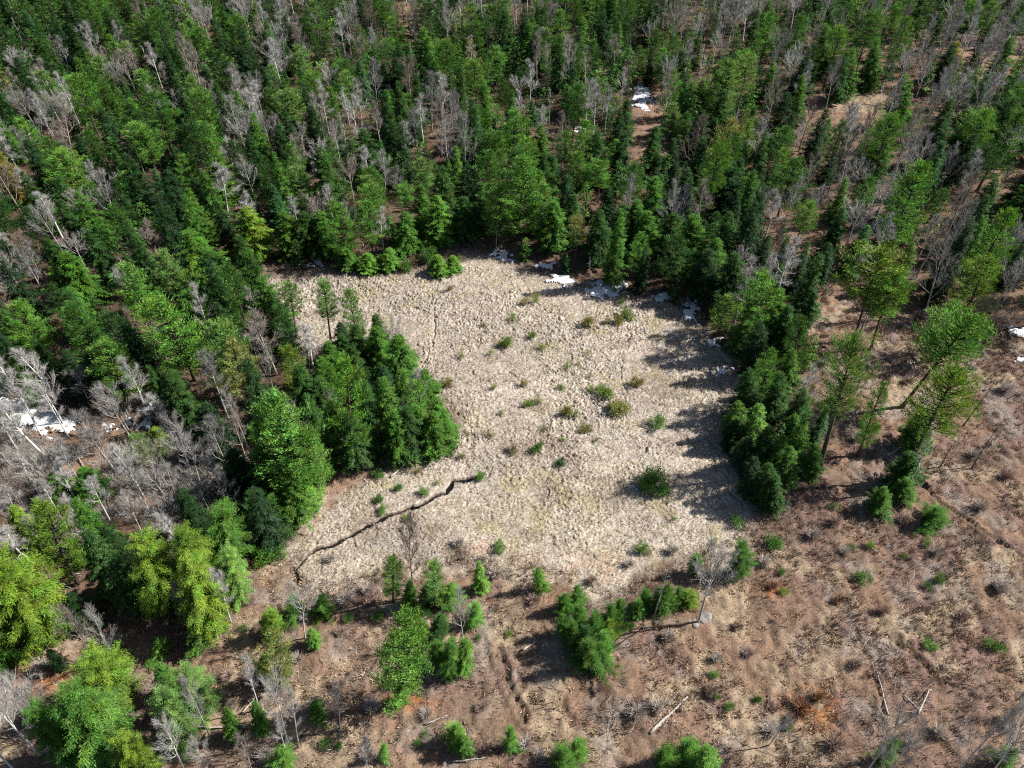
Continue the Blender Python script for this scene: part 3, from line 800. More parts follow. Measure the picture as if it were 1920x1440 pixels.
# (kind, tone, top u,v, base u,v, crown width px)
HAND = [
    # far left corner of the bog
    ('pine_high', 'bright green', 543, 528, 556, 632, 48), ('pine_high', 'bright green', 604, 530, 622, 650, 54), ('pine', 'bright green', 655, 545, 676, 660, 50),
    ('hemlock', 'mid green', 488, 518, 527, 650, 60), ('hemlock', 'dark green', 515, 560, 540, 665, 55), ('hemlock', 'mid green', 745, 632, 758, 742, 62), ('hemlock', 'mid green', 705, 618, 720, 718, 60),
    ('hemlock', 'dark green', 665, 612, 682, 712, 56), ('hemlock', 'dark green', 640, 628, 655, 720, 50), ('pine', 'bright green', 640, 680, 668, 890, 84), ('spruce', 'dark green', 602, 712, 625, 800, 44),
    ('hemlock', 'mid green', 716, 712, 735, 850, 74), ('hemlock', 'dark green', 690, 760, 705, 858, 60), ('spruce', 'dark green', 680, 800, 690, 880, 46), ('hemlock', 'mid green', 785, 765, 795, 850, 56), ('hemlock', 'bright green', 820, 745, 828, 830, 46),
    ('hemlock', 'bright green', 802, 800, 808, 860, 50), ('spruce', 'mid green', 832, 770, 838, 815, 30), ('bare_full', 'pale', 790, 712, 776, 800, 66), ('snag', 'silver', 707, 808, 712, 852, 20),
    ('pine', 'bright green', 518, 742, 572, 948, 140), ('pine', 'light green', 560, 800, 590, 935, 90), ('hemlock', 'mid green', 485, 770, 520, 950, 80), ('hemlock', 'bright green', 590, 830, 605, 905, 60),
    ('hemlock', 'mid green', 545, 905, 560, 985, 62), ('hemlock', 'dark green', 470, 925, 490, 1000, 70), ('hemlock', 'mid green', 510, 930, 525, 990, 60), ('hemlock', 'bright green', 575, 905, 582, 965, 50),
    ('pine', 'light green', 405, 612, 445, 760, 92), ('pine', 'pale green', 440, 640, 470, 770, 80), ('pine', 'yellow-green', 540, 650, 565, 760, 60), ('bare_slim', 'white', 578, 640, 582, 715, 32), ('bare_full', 'pale', 480, 630, 485, 690, 50),
    ('pine', 'bright green', 200, 640, 250, 770, 90), ('pine', 'bright green', 45, 570, 90, 690, 70), ('pine', 'bright green', 235, 500, 285, 625, 86), ('hemlock', 'mid green', 130, 480, 165, 590, 80),
    ('hemlock', 'mid green', 130, 545, 175, 650, 70), ('pine', 'mid green', 355, 545, 385, 625, 74), ('hemlock', 'yellow-green', 460, 390, 490, 500, 74), ('hemlock', 'mid green', 355, 430, 400, 560, 84), ('hemlock', 'dark green', 395, 470, 430, 590, 80),
    ('bare_slim', 'white', 22, 660, 118, 752, 62), ('bare_slim', 'white', -20, 770, 95, 868, 80), ('bare_full', 'grey', 165, 700, 175, 770, 80), ('bare_slim', 'white', 280, 752, 318, 815, 60), ('bare_slim', 'white', 310, 765, 320, 822, 40),
    ('bare_slim', 'pale', 425, 745, 470, 850, 40), ('bare_full', 'pinkish', 440, 780, 465, 870, 56), ('bare_slim', 'white', 212, 850, 272, 935, 60), ('bare_fork', 'pale', 275, 870, 325, 955, 70), ('bare_fork', 'silver', 330, 800, 360, 895, 70),
    ('bare_slim', 'silver', 130, 830, 160, 920, 50), ('bare_fork', 'white', 60, 850, 110, 930, 80), ('bare_full', 'pale', 370, 900, 395, 965, 60), ('bare_full', 'pale', 240, 940, 272, 1010, 70), ('bare_full', 'white', 130, 945, 170, 1015, 60),
    ('bare_slim', 'white', 20, 1000, 70, 1065, 70), ('bare_full', 'pale', 320, 880, 345, 970, 66), ('bare_low', 'brown', 180, 790, 190, 840, 90), ('bare_low', 'pinkish', 100, 830, 115, 880, 90), ('bare_low', 'brown', 30, 900, 40, 950, 90),
    ('pine', 'light green', 255, 818, 275, 880, 52), ('spruce', 'yellow-green', 300, 805, 305, 850, 44), ('hemlock', 'mid green', 110, 890, 125, 950, 60), ('hemlock', 'mid green', 165, 880, 185, 950, 60), ('hemlock', 'olive green', 12, 780, 15, 800, 40),
    ('hemlock', 'deep green', 185, 655, 207, 780, 66), ('hemlock', 'deep green', 140, 660, 160, 765, 56), ('hemlock', 'dark green', 330, 700, 345, 800, 70), ('hemlock', 'deep green', 400, 760, 415, 880, 70), ('hemlock', 'deep green', 440, 850, 455, 940, 66),
    ('bare_full', 'silver', 250, 880, 282, 965, 64), ('bare_fork', 'white', 225, 840, 262, 920, 56), ('bare_slim', 'white', 175, 905, 212, 985, 44), ('bare_full', 'pale', 300, 935, 330, 1010, 60), ('bare_slim', 'silver', 395, 860, 425, 940, 44), ('bare_full', 'silver', 90, 860, 125, 930, 64), ('bare_fork', 'pale', 20, 830, 60, 905, 70), ('bare_full', 'pale', 350, 835, 380, 915, 60), ('bare_slim', 'white', 120, 870, 150, 950, 44), ('bare_full', 'silver', 415, 890, 440, 970, 54), ('bare_slim', 'pale', 5, 925, 45, 1000, 54), ('bare_full', 'pale', 60, 985, 92, 1050, 60), ('bare_full', 'silver', 500, 660, 512, 735, 46), ('bare_full', 'pale', 620, 740, 632, 800, 40),
    ('hemlock', 'mid green', 752, 695, 764, 800, 60), ('hemlock', 'dark green', 762, 762, 772, 866, 62), ('hemlock', 'mid green', 738, 772, 748, 876, 60), ('hemlock', 'mid green', 812, 775, 820, 862, 56), ('hemlock', 'dark green', 652, 775, 668, 896, 64), ('hemlock', 'dark green', 682, 715, 696, 820, 60),
    ('hemlock', 'mid green', 622, 755, 642, 880, 64), ('hemlock', 'dark green', 598, 705, 620, 805, 60), ('pine', 'bright green', 785, 720, 795, 820, 56), ('hemlock', 'mid green', 838, 790, 842, 846, 40), ('hemlock', 'dark green', 560, 690, 585, 800, 64), ('hemlock', 'mid green', 615, 640, 635, 735, 56),
    # lower left stand
    ('round', 'yellow-green', 290, 1010, 320, 1140, 100), ('round', 'yellow-green', 350, 990, 385, 1120, 100), ('round', 'yellow-green', 370, 1050, 400, 1185, 110), ('round', 'mid green', 420, 950, 440, 1060, 100), ('round', 'light green', 440, 1030, 452, 1130, 70),
    ('round', 'yellow-green', 80, 1060, 100, 1200, 140), ('pine', 'yellow-green', 95, 955, 150, 1100, 110), ('hemlock', 'yellow-green', 50, 950, 80, 1040, 80), ('round', 'mid green', 10, 1130, 20, 1260, 100), ('hemlock', 'dark green', 195, 1000, 225, 1120, 84), ('hemlock', 'dark green', 240, 1040, 262, 1150, 76), ('hemlock', 'dark green', 25, 1050, 45, 1160, 80),
    ('bare_slim', 'pinkish', 325, 1095, 360, 1182, 44), ('bare_slim', 'white', 402, 1078, 435, 1170, 50), ('bare_slim', 'pale', 368, 1055, 390, 1125, 36), ('bare_low', 'pinkish', 165, 1150, 178, 1238, 86), ('bare_low', 'pale', 235, 1160, 222, 1240, 76), ('hemlock', 'mid green', 375, 1165, 376, 1218, 56),
    ('round', 'yellow-green', 205, 1238, 225, 1330, 120), ('round', 'mid green', 205, 1300, 225, 1428, 150), ('round', 'mid green', 130, 1330, 150, 1430, 80), ('round', 'light green', 345, 1300, 352, 1395, 84), ('round', 'light green', 375, 1250, 385, 1335, 84), ('round', 'yellow-green', 275, 1385, 280, 1460, 80),
    ('hemlock', 'mid green', 320, 1250, 325, 1310, 60), ('bare_full', 'pale', 370, 1280, 395, 1385, 56), ('bare_full', 'pinkish', 320, 1290, 330, 1345, 50), ('bare_full', 'white', 320, 1365, 350, 1450, 80), ('bare_fork', 'white', 25, 1290, 80, 1420, 120), ('bare_fork', 'white', -10, 1340, 35, 1450, 110), ('bare_full', 'silver', 60, 1270, 95, 1370, 90), ('bare_low', 'grey', 95, 1310, 110, 1380, 70),
    ('hemlock', 'deep green', 120, 1222, 120, 1258, 36), ('hemlock', 'bright green', 307, 1200, 308, 1228, 38), ('bare_full', 'pale', 380, 1400, 400, 1470, 70),
    # bottom centre
    ('pine', 'bright green', 757, 1145, 757, 1318, 132), ('hemlock', 'mid green', 752, 1262, 752, 1322, 40), ('pine', 'pale green', 520, 1190, 528, 1290, 78), ('hemlock', 'dark green', 500, 1215, 505, 1275, 50), ('pine', 'bright green', 735, 1042, 738, 1130, 54), ('pine', 'light green', 815, 1058, 818, 1140, 60), ('hemlock', 'dark green', 800, 1080, 803, 1140, 46), ('spruce', 'bright green', 898, 1056, 902, 1108, 36),
    ('hemlock', 'bright green', 1010, 1048, 1013, 1108, 36), ('hemlock', 'bright green', 892, 1118, 890, 1172, 44), ('hemlock', 'dark green', 825, 1140, 825, 1190, 40), ('round', 'mid green', 845, 1200, 845, 1268, 52), ('round', 'bright green', 872, 1205, 872, 1262, 46), ('round', 'mid green', 822, 1205, 820, 1250, 44), ('hemlock', 'mid green', 550, 1110, 552, 1160, 50), ('hemlock', 'mid green', 605, 1105, 605, 1152, 50), ('round', 'yellow-green', 515, 1145, 514, 1192, 46), ('round', 'bright green', 590, 1185, 590, 1212, 34),
    ('bare_fork', 'white', 578, 1085, 573, 1198, 66), ('bare_full', 'silver', 860, 1118, 869, 1205, 50), ('bare_full', 'brown', 772, 985, 776, 1120, 90), ('bare_slim', 'white', 468, 1238, 487, 1332, 40), ('bare_fork', 'white', 520, 1250, 540, 1395, 70), ('bare_slim', 'white', 520, 1340, 540, 1425, 36), ('bare_slim', 'white', 600, 1290, 562, 1402, 36), ('bare_full', 'pale', 630, 1295, 640, 1370, 50),
    ('bare_full', 'pinkish', 470, 1385, 475, 1450, 60), ('hemlock', 'mid green', 440, 1330, 442, 1385, 46), ('hemlock', 'mid green', 490, 1320, 492, 1370, 46), ('hemlock', 'mid green', 595, 1310, 597, 1350, 44), ('hemlock', 'bright green', 535, 1390, 535, 1430, 50),
    # clusters at the bottom of the bog
    ('hemlock', 'mid green', 1108, 1185, 1106, 1256, 60), ('hemlock', 'mid green', 1120, 1130, 1118, 1205, 52), ('hemlock', 'mid green', 1090, 1120, 1088, 1190, 54), ('hemlock', 'bright green', 1058, 1140, 1056, 1195, 36), ('hemlock', 'mid green', 1150, 1122, 1147, 1180, 44), ('hemlock', 'bright green', 1135, 1165, 1132, 1230, 46), ('hemlock', 'mid green', 1062, 1105, 1060, 1150, 40),
    ('hemlock', 'mid green', 1078, 1150, 1076, 1215, 44), ('hemlock', 'dark green', 1102, 1155, 1100, 1225, 46), ('hemlock', 'mid green', 1128, 1190, 1126, 1245, 44), ('hemlock', 'yellow-green', 1145, 1150, 1143, 1205, 40), ('hemlock', 'mid green', 1165, 1110, 1163, 1160, 36), ('hemlock', 'mid green', 1085, 1085, 1083, 1140, 36), ('hemlock', 'mid green', 765, 1080, 766, 1140, 44), ('hemlock', 'bright green', 845, 1080, 846, 1140, 44), ('hemlock', 'mid green', 790, 1150, 790, 1200, 40),
    ('hemlock', 'mid green', 1255, 1078, 1250, 1142, 42), ('hemlock', 'mid green', 1212, 1102, 1210, 1140, 36), ('round', 'mid green', 1238, 1110, 1236, 1150, 34), ('round', 'bright green', 1196, 1128, 1195, 1160, 30), ('hemlock', 'mid green', 1275, 1100, 1273, 1135, 34), ('round', 'mid green', 1385, 1022, 1384, 1080, 56), ('round', 'mid green', 1305, 1040, 1303, 1075, 34), ('round', 'yellow-green', 1292, 1110, 1290, 1135, 40),
    ('bare_fork', 'pale', 1352, 1025, 1308, 1170, 118), ('snag', 'grey', 1252, 1058, 1226, 1158, 30),
    # right bank
    ('pine', 'bright green', 1428, 515, 1400, 665, 90), ('hemlock', 'mid green', 1462, 545, 1440, 660, 60), ('hemlock', 'dark green', 1478, 575, 1456, 680, 56), ('hemlock', 'dark green', 1380, 480, 1360, 600, 70), ('hemlock', 'mid green', 1345, 450, 1325, 560, 66), ('pine', 'bright green', 1445, 655, 1424, 765, 54), ('hemlock', 'mid green', 1485, 660, 1468, 755, 44),
    ('hemlock', 'mid green', 1385, 752, 1372, 830, 48), ('hemlock', 'bright green', 1424, 758, 1405, 850, 52), ('hemlock', 'dark green', 1455, 740, 1440, 810, 46), ('hemlock', 'dark green', 1440, 800, 1425, 890, 52), ('hemlock', 'mid green', 1462, 815, 1448, 905, 46), ('hemlock', 'mid green', 1482, 840, 1464, 930, 50), ('hemlock', 'dark green', 1440, 870, 1428, 960, 50), ('spruce', 'mid green', 1525, 835, 1514, 900, 40), ('hemlock', 'mid green', 1490, 780, 1476, 850, 44), ('hemlock', 'deep green', 1405, 820, 1394, 890, 50), ('hemlock', 'deep green', 1380, 790, 1370, 850, 46),
    ('hemlock', 'dark green', 1405, 690, 1390, 800, 54), ('hemlock', 'deep green', 1425, 600, 1408, 725, 58), ('hemlock', 'dark green', 1462, 700, 1445, 810, 52), ('hemlock', 'dark green', 1502, 730, 1484, 835, 50), ('hemlock', 'mid green', 1500, 790, 1484, 890, 48), ('hemlock', 'deep green', 1415, 860, 1404, 945, 48), ('hemlock', 'dark green', 1455, 890, 1442, 968, 46), ('hemlock', 'mid green', 1410, 560, 1392, 690, 60), ('pine', 'mid green', 1500, 600, 1480, 720, 60),
    # open right pine group
    ('pine_high', 'yellow-green', 1655, 478, 1598, 645, 132), ('pine_high', 'light green', 1600, 640, 1535, 880, 90), ('pine_high', 'bright green', 1825, 585, 1690, 765, 130), ('pine_high', 'yellow-green', 1790, 705, 1690, 900, 120), ('pine', 'yellow-green', 1860, 478, 1800, 610, 90), ('pine', 'bright green', 1660, 722, 1602, 870, 46), ('pine', 'light green', 1790, 570, 1740, 690, 80), ('hemlock', 'mid green', 1735, 770, 1700, 860, 60),
    ('bare_full', 'grey', 1770, 465, 1730, 600, 90), ('snag', 'silver', 1740, 780, 1700, 920, 40), ('bare_full', 'pale', 1770, 590, 1742, 665, 80), ('hemlock', 'dark green', 1700, 855, 1682, 925, 60), ('hemlock', 'mid green', 1695, 900, 1685, 945, 44), ('hemlock', 'mid green', 1648, 918, 1643, 968, 44), ('hemlock', 'mid green', 1748, 950, 1744, 992, 42), ('snag', 'grey', 1640, 570, 1604, 640, 36), ('spruce', 'dark green', 1520, 540, 1505, 605, 50), ('pine_high', 'bright green', 1680, 520, 1630, 660, 100),
    ('snag', 'dark', 1860, 720, 1805, 800, 20), ('snag', 'dark', 1870, 800, 1820, 880, 20), ('snag', 'dark', 1790, 830, 1760, 880, 20),
    # bottom right
    ('bare_low', 'pale', 1612, 1352, 1622, 1450, 110), ('bare_low', 'silver', 1640, 1375, 1650, 1470, 80), ('bare_low', 'pale', 1790, 1345, 1785, 1455, 100), ('bare_fork', 'white', 1850, 1350, 1835, 1475, 110), ('bare_full', 'pale', 1890, 1360, 1880, 1470, 90), ('hemlock', 'mid green', 1650, 1370, 1650, 1430, 40), ('bare_full', 'pale', 1480, 1090 + 260, 1440, 1400, 60), ('hemlock', 'bright green', 1290, 1380, 1288, 1425, 60), ('hemlock', 'mid green', 1250, 1395, 1248, 1440, 60), ('hemlock', 'mid green', 1060, 1395, 1058, 1440, 60), ('hemlock', 'bright green', 1085, 1380, 1084, 1420, 44), ('hemlock', 'bright green', 855, 1350, 855, 1395, 48), ('hemlock', 'bright green', 958, 1352, 958, 1405, 36), ('round', 'mid green', 870, 1385, 870, 1415, 36), ('hemlock', 'bright green', 1320, 1400, 1318, 1450, 70),
    ('hemlock', 'bright green', 720, 1395, 720, 1425, 26), ('bare_full', 'grey', 690, 1395, 690, 1460, 60), ('hemlock', 'mid green', 1870, 1400, 1868, 1440, 40),
    # north edge of the bog
    ('pine', 'bright green', 985, 300, 962, 470, 100), ('pine', 'bright green', 940, 350, 935, 465, 80), ('pine', 'bright green', 1020, 350, 1010, 470, 66), ('pine_high', 'pale green', 1083, 412, 1078, 498, 46), ('spruce', 'mid green', 1228, 335, 1216, 475, 60), ('hemlock', 'mid green', 1195, 380, 1185, 485, 60), ('hemlock', 'mid green', 1300, 410, 1288, 530, 66), ('bare_full', 'pale', 1262, 360, 1255, 470, 60), ('pine_high', 'bright green', 1350, 270, 1315, 440, 60), ('pine', 'pale green', 1370, 220, 1340, 340, 70),
    ('pine', 'bright green', 640, 385, 650, 505, 70), ('pine', 'bright green', 690, 380, 700, 490, 60), ('hemlock', 'mid green', 600, 400, 618, 495, 60), ('hemlock', 'mid green', 760, 400, 766, 490, 56), ('hemlock', 'bright green', 820, 370, 826, 480, 60), ('bare_slim', 'white', 718, 400, 720, 478, 40), ('spruce', 'mid green', 790, 350, 798, 470, 46), ('hemlock', 'bright green', 730, 465, 732, 512, 40), ('hemlock', 'bright green', 690, 475, 692, 515, 44), ('hemlock', 'bright green', 822, 478, 824, 520, 40), ('hemlock', 'bright green', 850, 480, 851, 512, 34), ('snag', 'grey', 932, 410, 930, 470, 14), ('snag', 'grey', 1106, 480, 1106, 520, 14), ('hemlock', 'mid green', 650, 460, 655, 512, 44),
    ('hemlock', 'dark green', 900, 345, 895, 462, 60), ('hemlock', 'mid green', 1040, 380, 1030, 492, 60), ('hemlock', 'dark green', 1125, 395, 1118, 515, 62), ('hemlock', 'dark green', 1168, 385, 1160, 488, 60), ('hemlock', 'mid green', 1215, 400, 1208, 500, 58), ('hemlock', 'dark green', 1262, 405, 1252, 515, 62), ('hemlock', 'deep green', 1330, 470, 1315, 580, 64), ('spruce', 'dark green', 1075, 370, 1068, 480, 50), ('hemlock', 'dark green', 870, 370, 866, 470, 56), ('hemlock', 'dark green', 570, 400, 590, 495, 60), ('hemlock', 'mid green', 530, 400, 555, 500, 60),
    ('pine', 'bright green', 1100, 235, 1095, 330, 64), ('bare_slim', 'white', 970, 180, 970, 260, 30), ('pine', 'bright green', 930, 90, 925, 170, 60), ('hemlock', 'mid green', 1545, 50, 1535, 150, 66), ('hemlock', 'mid green', 1590, 92, 1580, 190, 50), ('hemlock', 'mid green', 1640, 70, 1625, 170, 56), ('hemlock', 'mid green', 1690, 140, 1675, 245, 70), ('hemlock', 'olive green', 1795, 78, 1775, 150, 56), ('spruce', 'mid green', 1505, 145, 1490, 240, 44), ('hemlock', 'mid green', 1450, 120, 1440, 200, 50), ('bare_fork', 'white', 1790, -10, 1775, 70, 40), ('bare_fork', 'white', 1300, 20, 1305, 110, 40), ('bare_slim', 'white', 1398, 0, 1390, 95, 40), ('bare_fork', 'white', 665, 55, 676, 122, 34),
    ('pine', 'bright green', 115, 285, 150, 385, 80), ('bare_full', 'pinkish', 110, 205, 140, 300, 70), ('bare_full', 'pale', 195, 330, 222, 435, 70), ('bare_slim', 'white', 75, 370, 122, 455, 50), ('bare_slim', 'pale', 410, 320, 430, 410, 60), ('bare_slim', 'white', 480, 160, 490, 235, 50), ('pine', 'bright green', 375, 230, 400, 330, 80), ('hemlock', 'bright green', 545, 265, 560, 345, 40), ('pine', 'bright green', 410, 105, 430, 165, 60), ('bare_full', 'pinkish', 285, 425, 295, 490, 60), ('bare_slim', 'white', 0, 440, 30, 500, 40), ('bare_full', 'pale', 20, 490, 45, 570, 60),
]

placed = []            # x, y, r of everything that stands
def hand():
    for (kind, tone, tu, tv, bu, bv, w) in HAND:
        if kind in ('hemlock', 'spruce', 'pine') and 380 < bv < 1010:
            k = .16 if kind != 'pine' else .08
            bu -= (bu - tu) * k; bv -= (bv - tv) * k; w *= 1.28 if kind != 'pine' else 1.12
        X, Y = g(bu, bv)
        h = max(1.2, min(25, top_height(Y, tv)))
        Zm = h * .6
        d = depth(X, Y, Zm)
        r = w / 2 * d / FPX
        # the tip's own place gives the lean
        if kind == 'hemlock' and bv > 960 and w < 64 and bu > 500: kind = 'ragged'; r *= 1.3; h *= .85 if h < 5 else .72
        tt = (720 - tv) / FPX; dt = Y / (C45 + tt * S45); xt = (tu - 960) / FPX * dt
        lean = max(-.14, min(.14, math.atan2(xt - X, h)))
        split = not kind in ('hemlock', 'spruce', 'pine', 'pine_high', 'round', 'ragged') and d < 118
        tree(kind, tone, X, Y, h, r, zone(bu, bv), lean=lean, leany=R.uniform(-.03, .03), split=split)
        placed.append((X, Y, max(.8, r * .7)))
hand()

# ------------------------------------------------------------------ the rest of the forest, sown over the ground
GAPS = [ga(p) for p in (
    [(1175, 110), (1265, 110), (1285, 330), (1170, 330)], [(1470, 400), (1560, 380), (1610, 640), (1490, 580)], [(1490, 195), (1700, 175), (1730, 240), (1490, 262)],
    [(1800, 90), (1925, 80), (1925, 150), (1800, 155)], [(745, 0), (820, 0), (825, 70), (745, 70)], [(280, 125), (385, 115), (395, 185), (280, 190)], [(125, 140), (172, 140), (175, 185), (122, 188)],
    [(285, 600), (410, 590), (420, 645), (280, 660)], [(480, 488), (625, 488), (625, 525), (470, 530)], [(1860, 290), (1930, 290), (1930, 460), (1860, 460)], [(1040, 80), (1100, 80), (1100, 115), (1040, 115)])]
BARE_ZONE = ga([(-80, 770), (330, 775), (480, 930), (440, 1010), (-100, 1010)])
BARE_BLOBS = [(480, 200, 70, 60), (590, 45, 60, 45), (120, 250, 80, 60), (1340, 80, 110, 70), (1270, 210, 50, 70), (655, 290, 45, 60), (820, 295, 60, 50), (1860, 120, 90, 60), (1740, 300, 90, 80), (880, 60, 60, 40),
              (1000, 30, 50, 40), (30, 400, 60, 120), (480, 290, 60, 40), (1560, 330, 60, 60), (1800, 500, 80, 60), (1690, 40, 60, 50), (1450, 40, 70, 40), (40, 560, 70, 60)]

def sow():
    cell = {}
    def put(x, y, r): cell.setdefault((int(x // 4), int(y // 4)), []).append((x, y, r))
    for p in placed: put(*p)
    out = []
    tries = 60000
    xs = NR.uniform(-178, 178, tries); ys = NR.uniform(28, 243, tries)
    U, V = proj(xs, ys)
    ok = (U > -45) & (U < 1980) & (V < 1300) & (V > -4)
    inb = sdist(BOG, xs, ys) > -1.0
    op = poly_in(OPEN, xs, ys)
    ok &= ~inb & ~op
    pen = (U > 575) & (U < 880) & (V > 590) & (V < 900)
    gap = np.zeros(tries, bool)
    for G_ in GAPS: gap |= poly_in(G_, xs, ys)
    sparse = poly_in(SPARSE, xs, ys); barez = poly_in(BARE_ZONE, xs, ys)
    nz = fbm(xs / 16, ys / 16, 401); nb = fbm(xs / 11, ys / 11, 411)
    for i in np.nonzero(ok)[0]:
        x, y = xs[i], ys[i]
        if 1176 < U[i] < 1232 and 165 < V[i] < 305: continue
        if gap[i] and R.random() > (.03 if nz[i] < .5 else .4): continue
        wide = 1.0 + .16 * sparse[i] + .32 * max(0, min(1, (.45 - nz[i]) / .08))
        pb = .09 + .5 * max(0, (nb[i] - .52) * 3)
        for (cu, cv, ru, rv) in BARE_BLOBS:
            if ((U[i] - cu) / ru) ** 2 + ((V[i] - cv) / rv) ** 2 < 1: pb = .5
        if barez[i]: pb = .82
        if sparse[i]: pb = max(pb, .26)
        pb += .02
        if R.random() < pb:
            kind = R.choices(['bare_slim', 'bare_full', 'bare_fork', 'bare_low'], [4, 3, 3, .8])[0]
            h = R.uniform(7, 12.5) if kind != 'bare_low' else R.uniform(4, 7)
            r = h * {'bare_slim': .19, 'bare_full': .3, 'bare_fork': .26, 'bare_low': .4}[kind] * R.uniform(.8, 1.2); sp = 1.05 if barez[i] else 1.5
            tone = R.choices(['white', 'pale', 'grey', 'pinkish', 'silver'], [5, 3, 1.5, 2, 2])[0] if 'slim' in kind or 'fork' in kind else R.choices(['pale', 'grey', 'pinkish', 'brown', 'silver'], [3, 2, 4, 2, 2])[0]
        else:
            kind = R.choices(['hemlock', 'spruce', 'pine', 'pine_high'], [10, 2.6, 5.2, 1.0])[0]
            h = R.triangular(6.5, 17, 10.5)
            if kind.startswith('pine') and R.random() < .3: h = R.uniform(14, 18.5)
            if R.random() < .14: h = R.uniform(3.5, 7)
            r = {'hemlock': 2.75, 'spruce': 2.35, 'pine': 3.1, 'pine_high': 2.7}[kind] * R.uniform(.8, 1.3) * (h / 12) ** .75; sp = r * .56
            tone = R.choices(*{'hemlock': (['dark green', 'deep green', 'mid green', 'olive green'], [4.5, 5.5, 3, .15]), 'spruce': (['dark green', 'blue-green', 'deep green', 'mid green'], [4, 2.5, 4, 1.5])}.get(kind, (['bright green', 'mid green', 'light green', 'dark green'], [4, 4, 1.3, 2])))[0]
        if y > 105 and not kind.startswith('bare'): h *= .86; r *= 1.02
        if pen[i]: h, r, sp = min(h, R.uniform(5.5, 9)), min(r, 2.2), min(sp, 1.2)
        sp *= wide
        bad = False
        ci, cj = int(x // 4), int(y // 4)
        for a in (-1, 0, 1):
            for b in (-1, 0, 1):
                for (px, py, pr) in cell.get((ci + a, cj + b), ()):
                    if (px - x) ** 2 + (py - y) ** 2 < (pr + sp) ** 2: bad = True; break
                if bad: break
            if bad: break
        if bad: continue
        put(x, y, sp)
        out.append((h * r / depth(x, y, h * .6) ** 2, kind, tone, x, y, h, r, U[i], V[i]))
    return out

forest = sow()
forest.sort(key=lambda t: -t[0])
GROUPS = {'hemlock': 'hemlocks of the forest', 'spruce': 'spruces of the forest', 'pine': 'pines of the forest', 'birch': 'slender white and grey birches', 'bare tree': 'leafless trees of the forest'}
count = {}
for t_ in HAND: count[CAT[t_[0]][1]] = count.get(CAT[t_[0]][1], 0) + 1
rest = []
for (s_, kind, tone, x, y, h, r, u, v) in forest:
    cat = CAT[kind][1]
    if count.get(cat, 0) >= 298: rest.append((kind, tone, x, y, h, r)); continue
    count[cat] = count.get(cat, 0) + 1
    tree(kind, tone, x, y, h, r, zone(u, v), lean=R.uniform(-.035, .035), leany=R.uniform(-.035, .035), group=GROUPS[cat])
print('TREES', count, 'rest', len(rest))

def build_rest():                                # what is past 300 of a kind: one joined wood of coarser trees
    VV, TT, FF, MM, n = [], [], [], [], 0
    low = {}
    def coarse(kind):
        if kind not in low:
            low[kind] = []
            for s in range(3):
                T, G, Rm = conifer(kind, 700 + s, .32, True)
                a = T.arrays(); b = G.arrays()
                low[kind].append((a, b, Rm, 15.))
        return low[kind]
    for (kind, tone, x, y, h, r) in rest:
        if kind in ('hemlock', 'spruce', 'pine', 'pine_high'):
            a, b, Rm, hh = R.choice(coarse(kind)); tc = np.array(jit(TONES[tone])[:3])
        else:
            if kind not in low:
                low[kind] = []
                for s in range(2):
                    T, Ls, Rm = bare_tree(800 + s, kind[5:], True); J = Geo()
                    for L in Ls:
                        V_, T_, F_, M_ = L.arrays(); J.add(V_, F_, None, T_)
                    low[kind].append((T.arrays(), J.arrays(), Rm, 14.))
            a, b, Rm, hh = R.choice(low[kind]); tc = np.array(BARKS[tone])
        az = R.uniform(0, 6.28); c, s = math.cos(az), math.sin(az); z0 = relief1(x, y)
        for part, is_cr in ((a, False), (b, True)):
            V, T, F, M = part
            sx = r / Rm if is_cr else h / hh
            X = (V[:, 0] * c - V[:, 1] * s) * sx + x; Y = (V[:, 0] * s + V[:, 1] * c) * sx + y
            VV.append(np.stack([X, Y, V[:, 2] * h / hh + z0], 1))
            con = kind in ('hemlock', 'spruce', 'pine', 'pine_high')
            if con and is_cr:
                tt = T.copy(); fol = np.ones(len(V), bool); fol[np.unique(F[M == 1])] = False if (M == 1).any() else True
                tt[fol] *= tc; TT.append(tt); MM.append(M)
            else:
                TT.append(T * (tc if not con else 1)); MM.append(np.ones(len(F), int))
            FF.append(F + n); n += len(V)
    if n:
        o = link('distant_woods', mk_mesh('distant_woods', np.concatenate(VV), np.concatenate(FF), None, [M_FOL, M_BARK], np.concatenate(TT), np.concatenate(MM)))
        o['kind'] = 'stuff'
        print('REST tris', sum(map(len, FF)))
build_rest()

# ------------------------------------------------------------------ bushes in and around the bog
BUSH_PROTO = {k: [(lambda S, G: (S.mesh('bush_stems', [M_BARK]), G.mesh('bush_foliage', [M_FOL if k != 'bare' else M_BARK])))(*bush(900 + s + len(k), k)) for s in range(4)] for k in ('leafy', 'sparse', 'bare')}

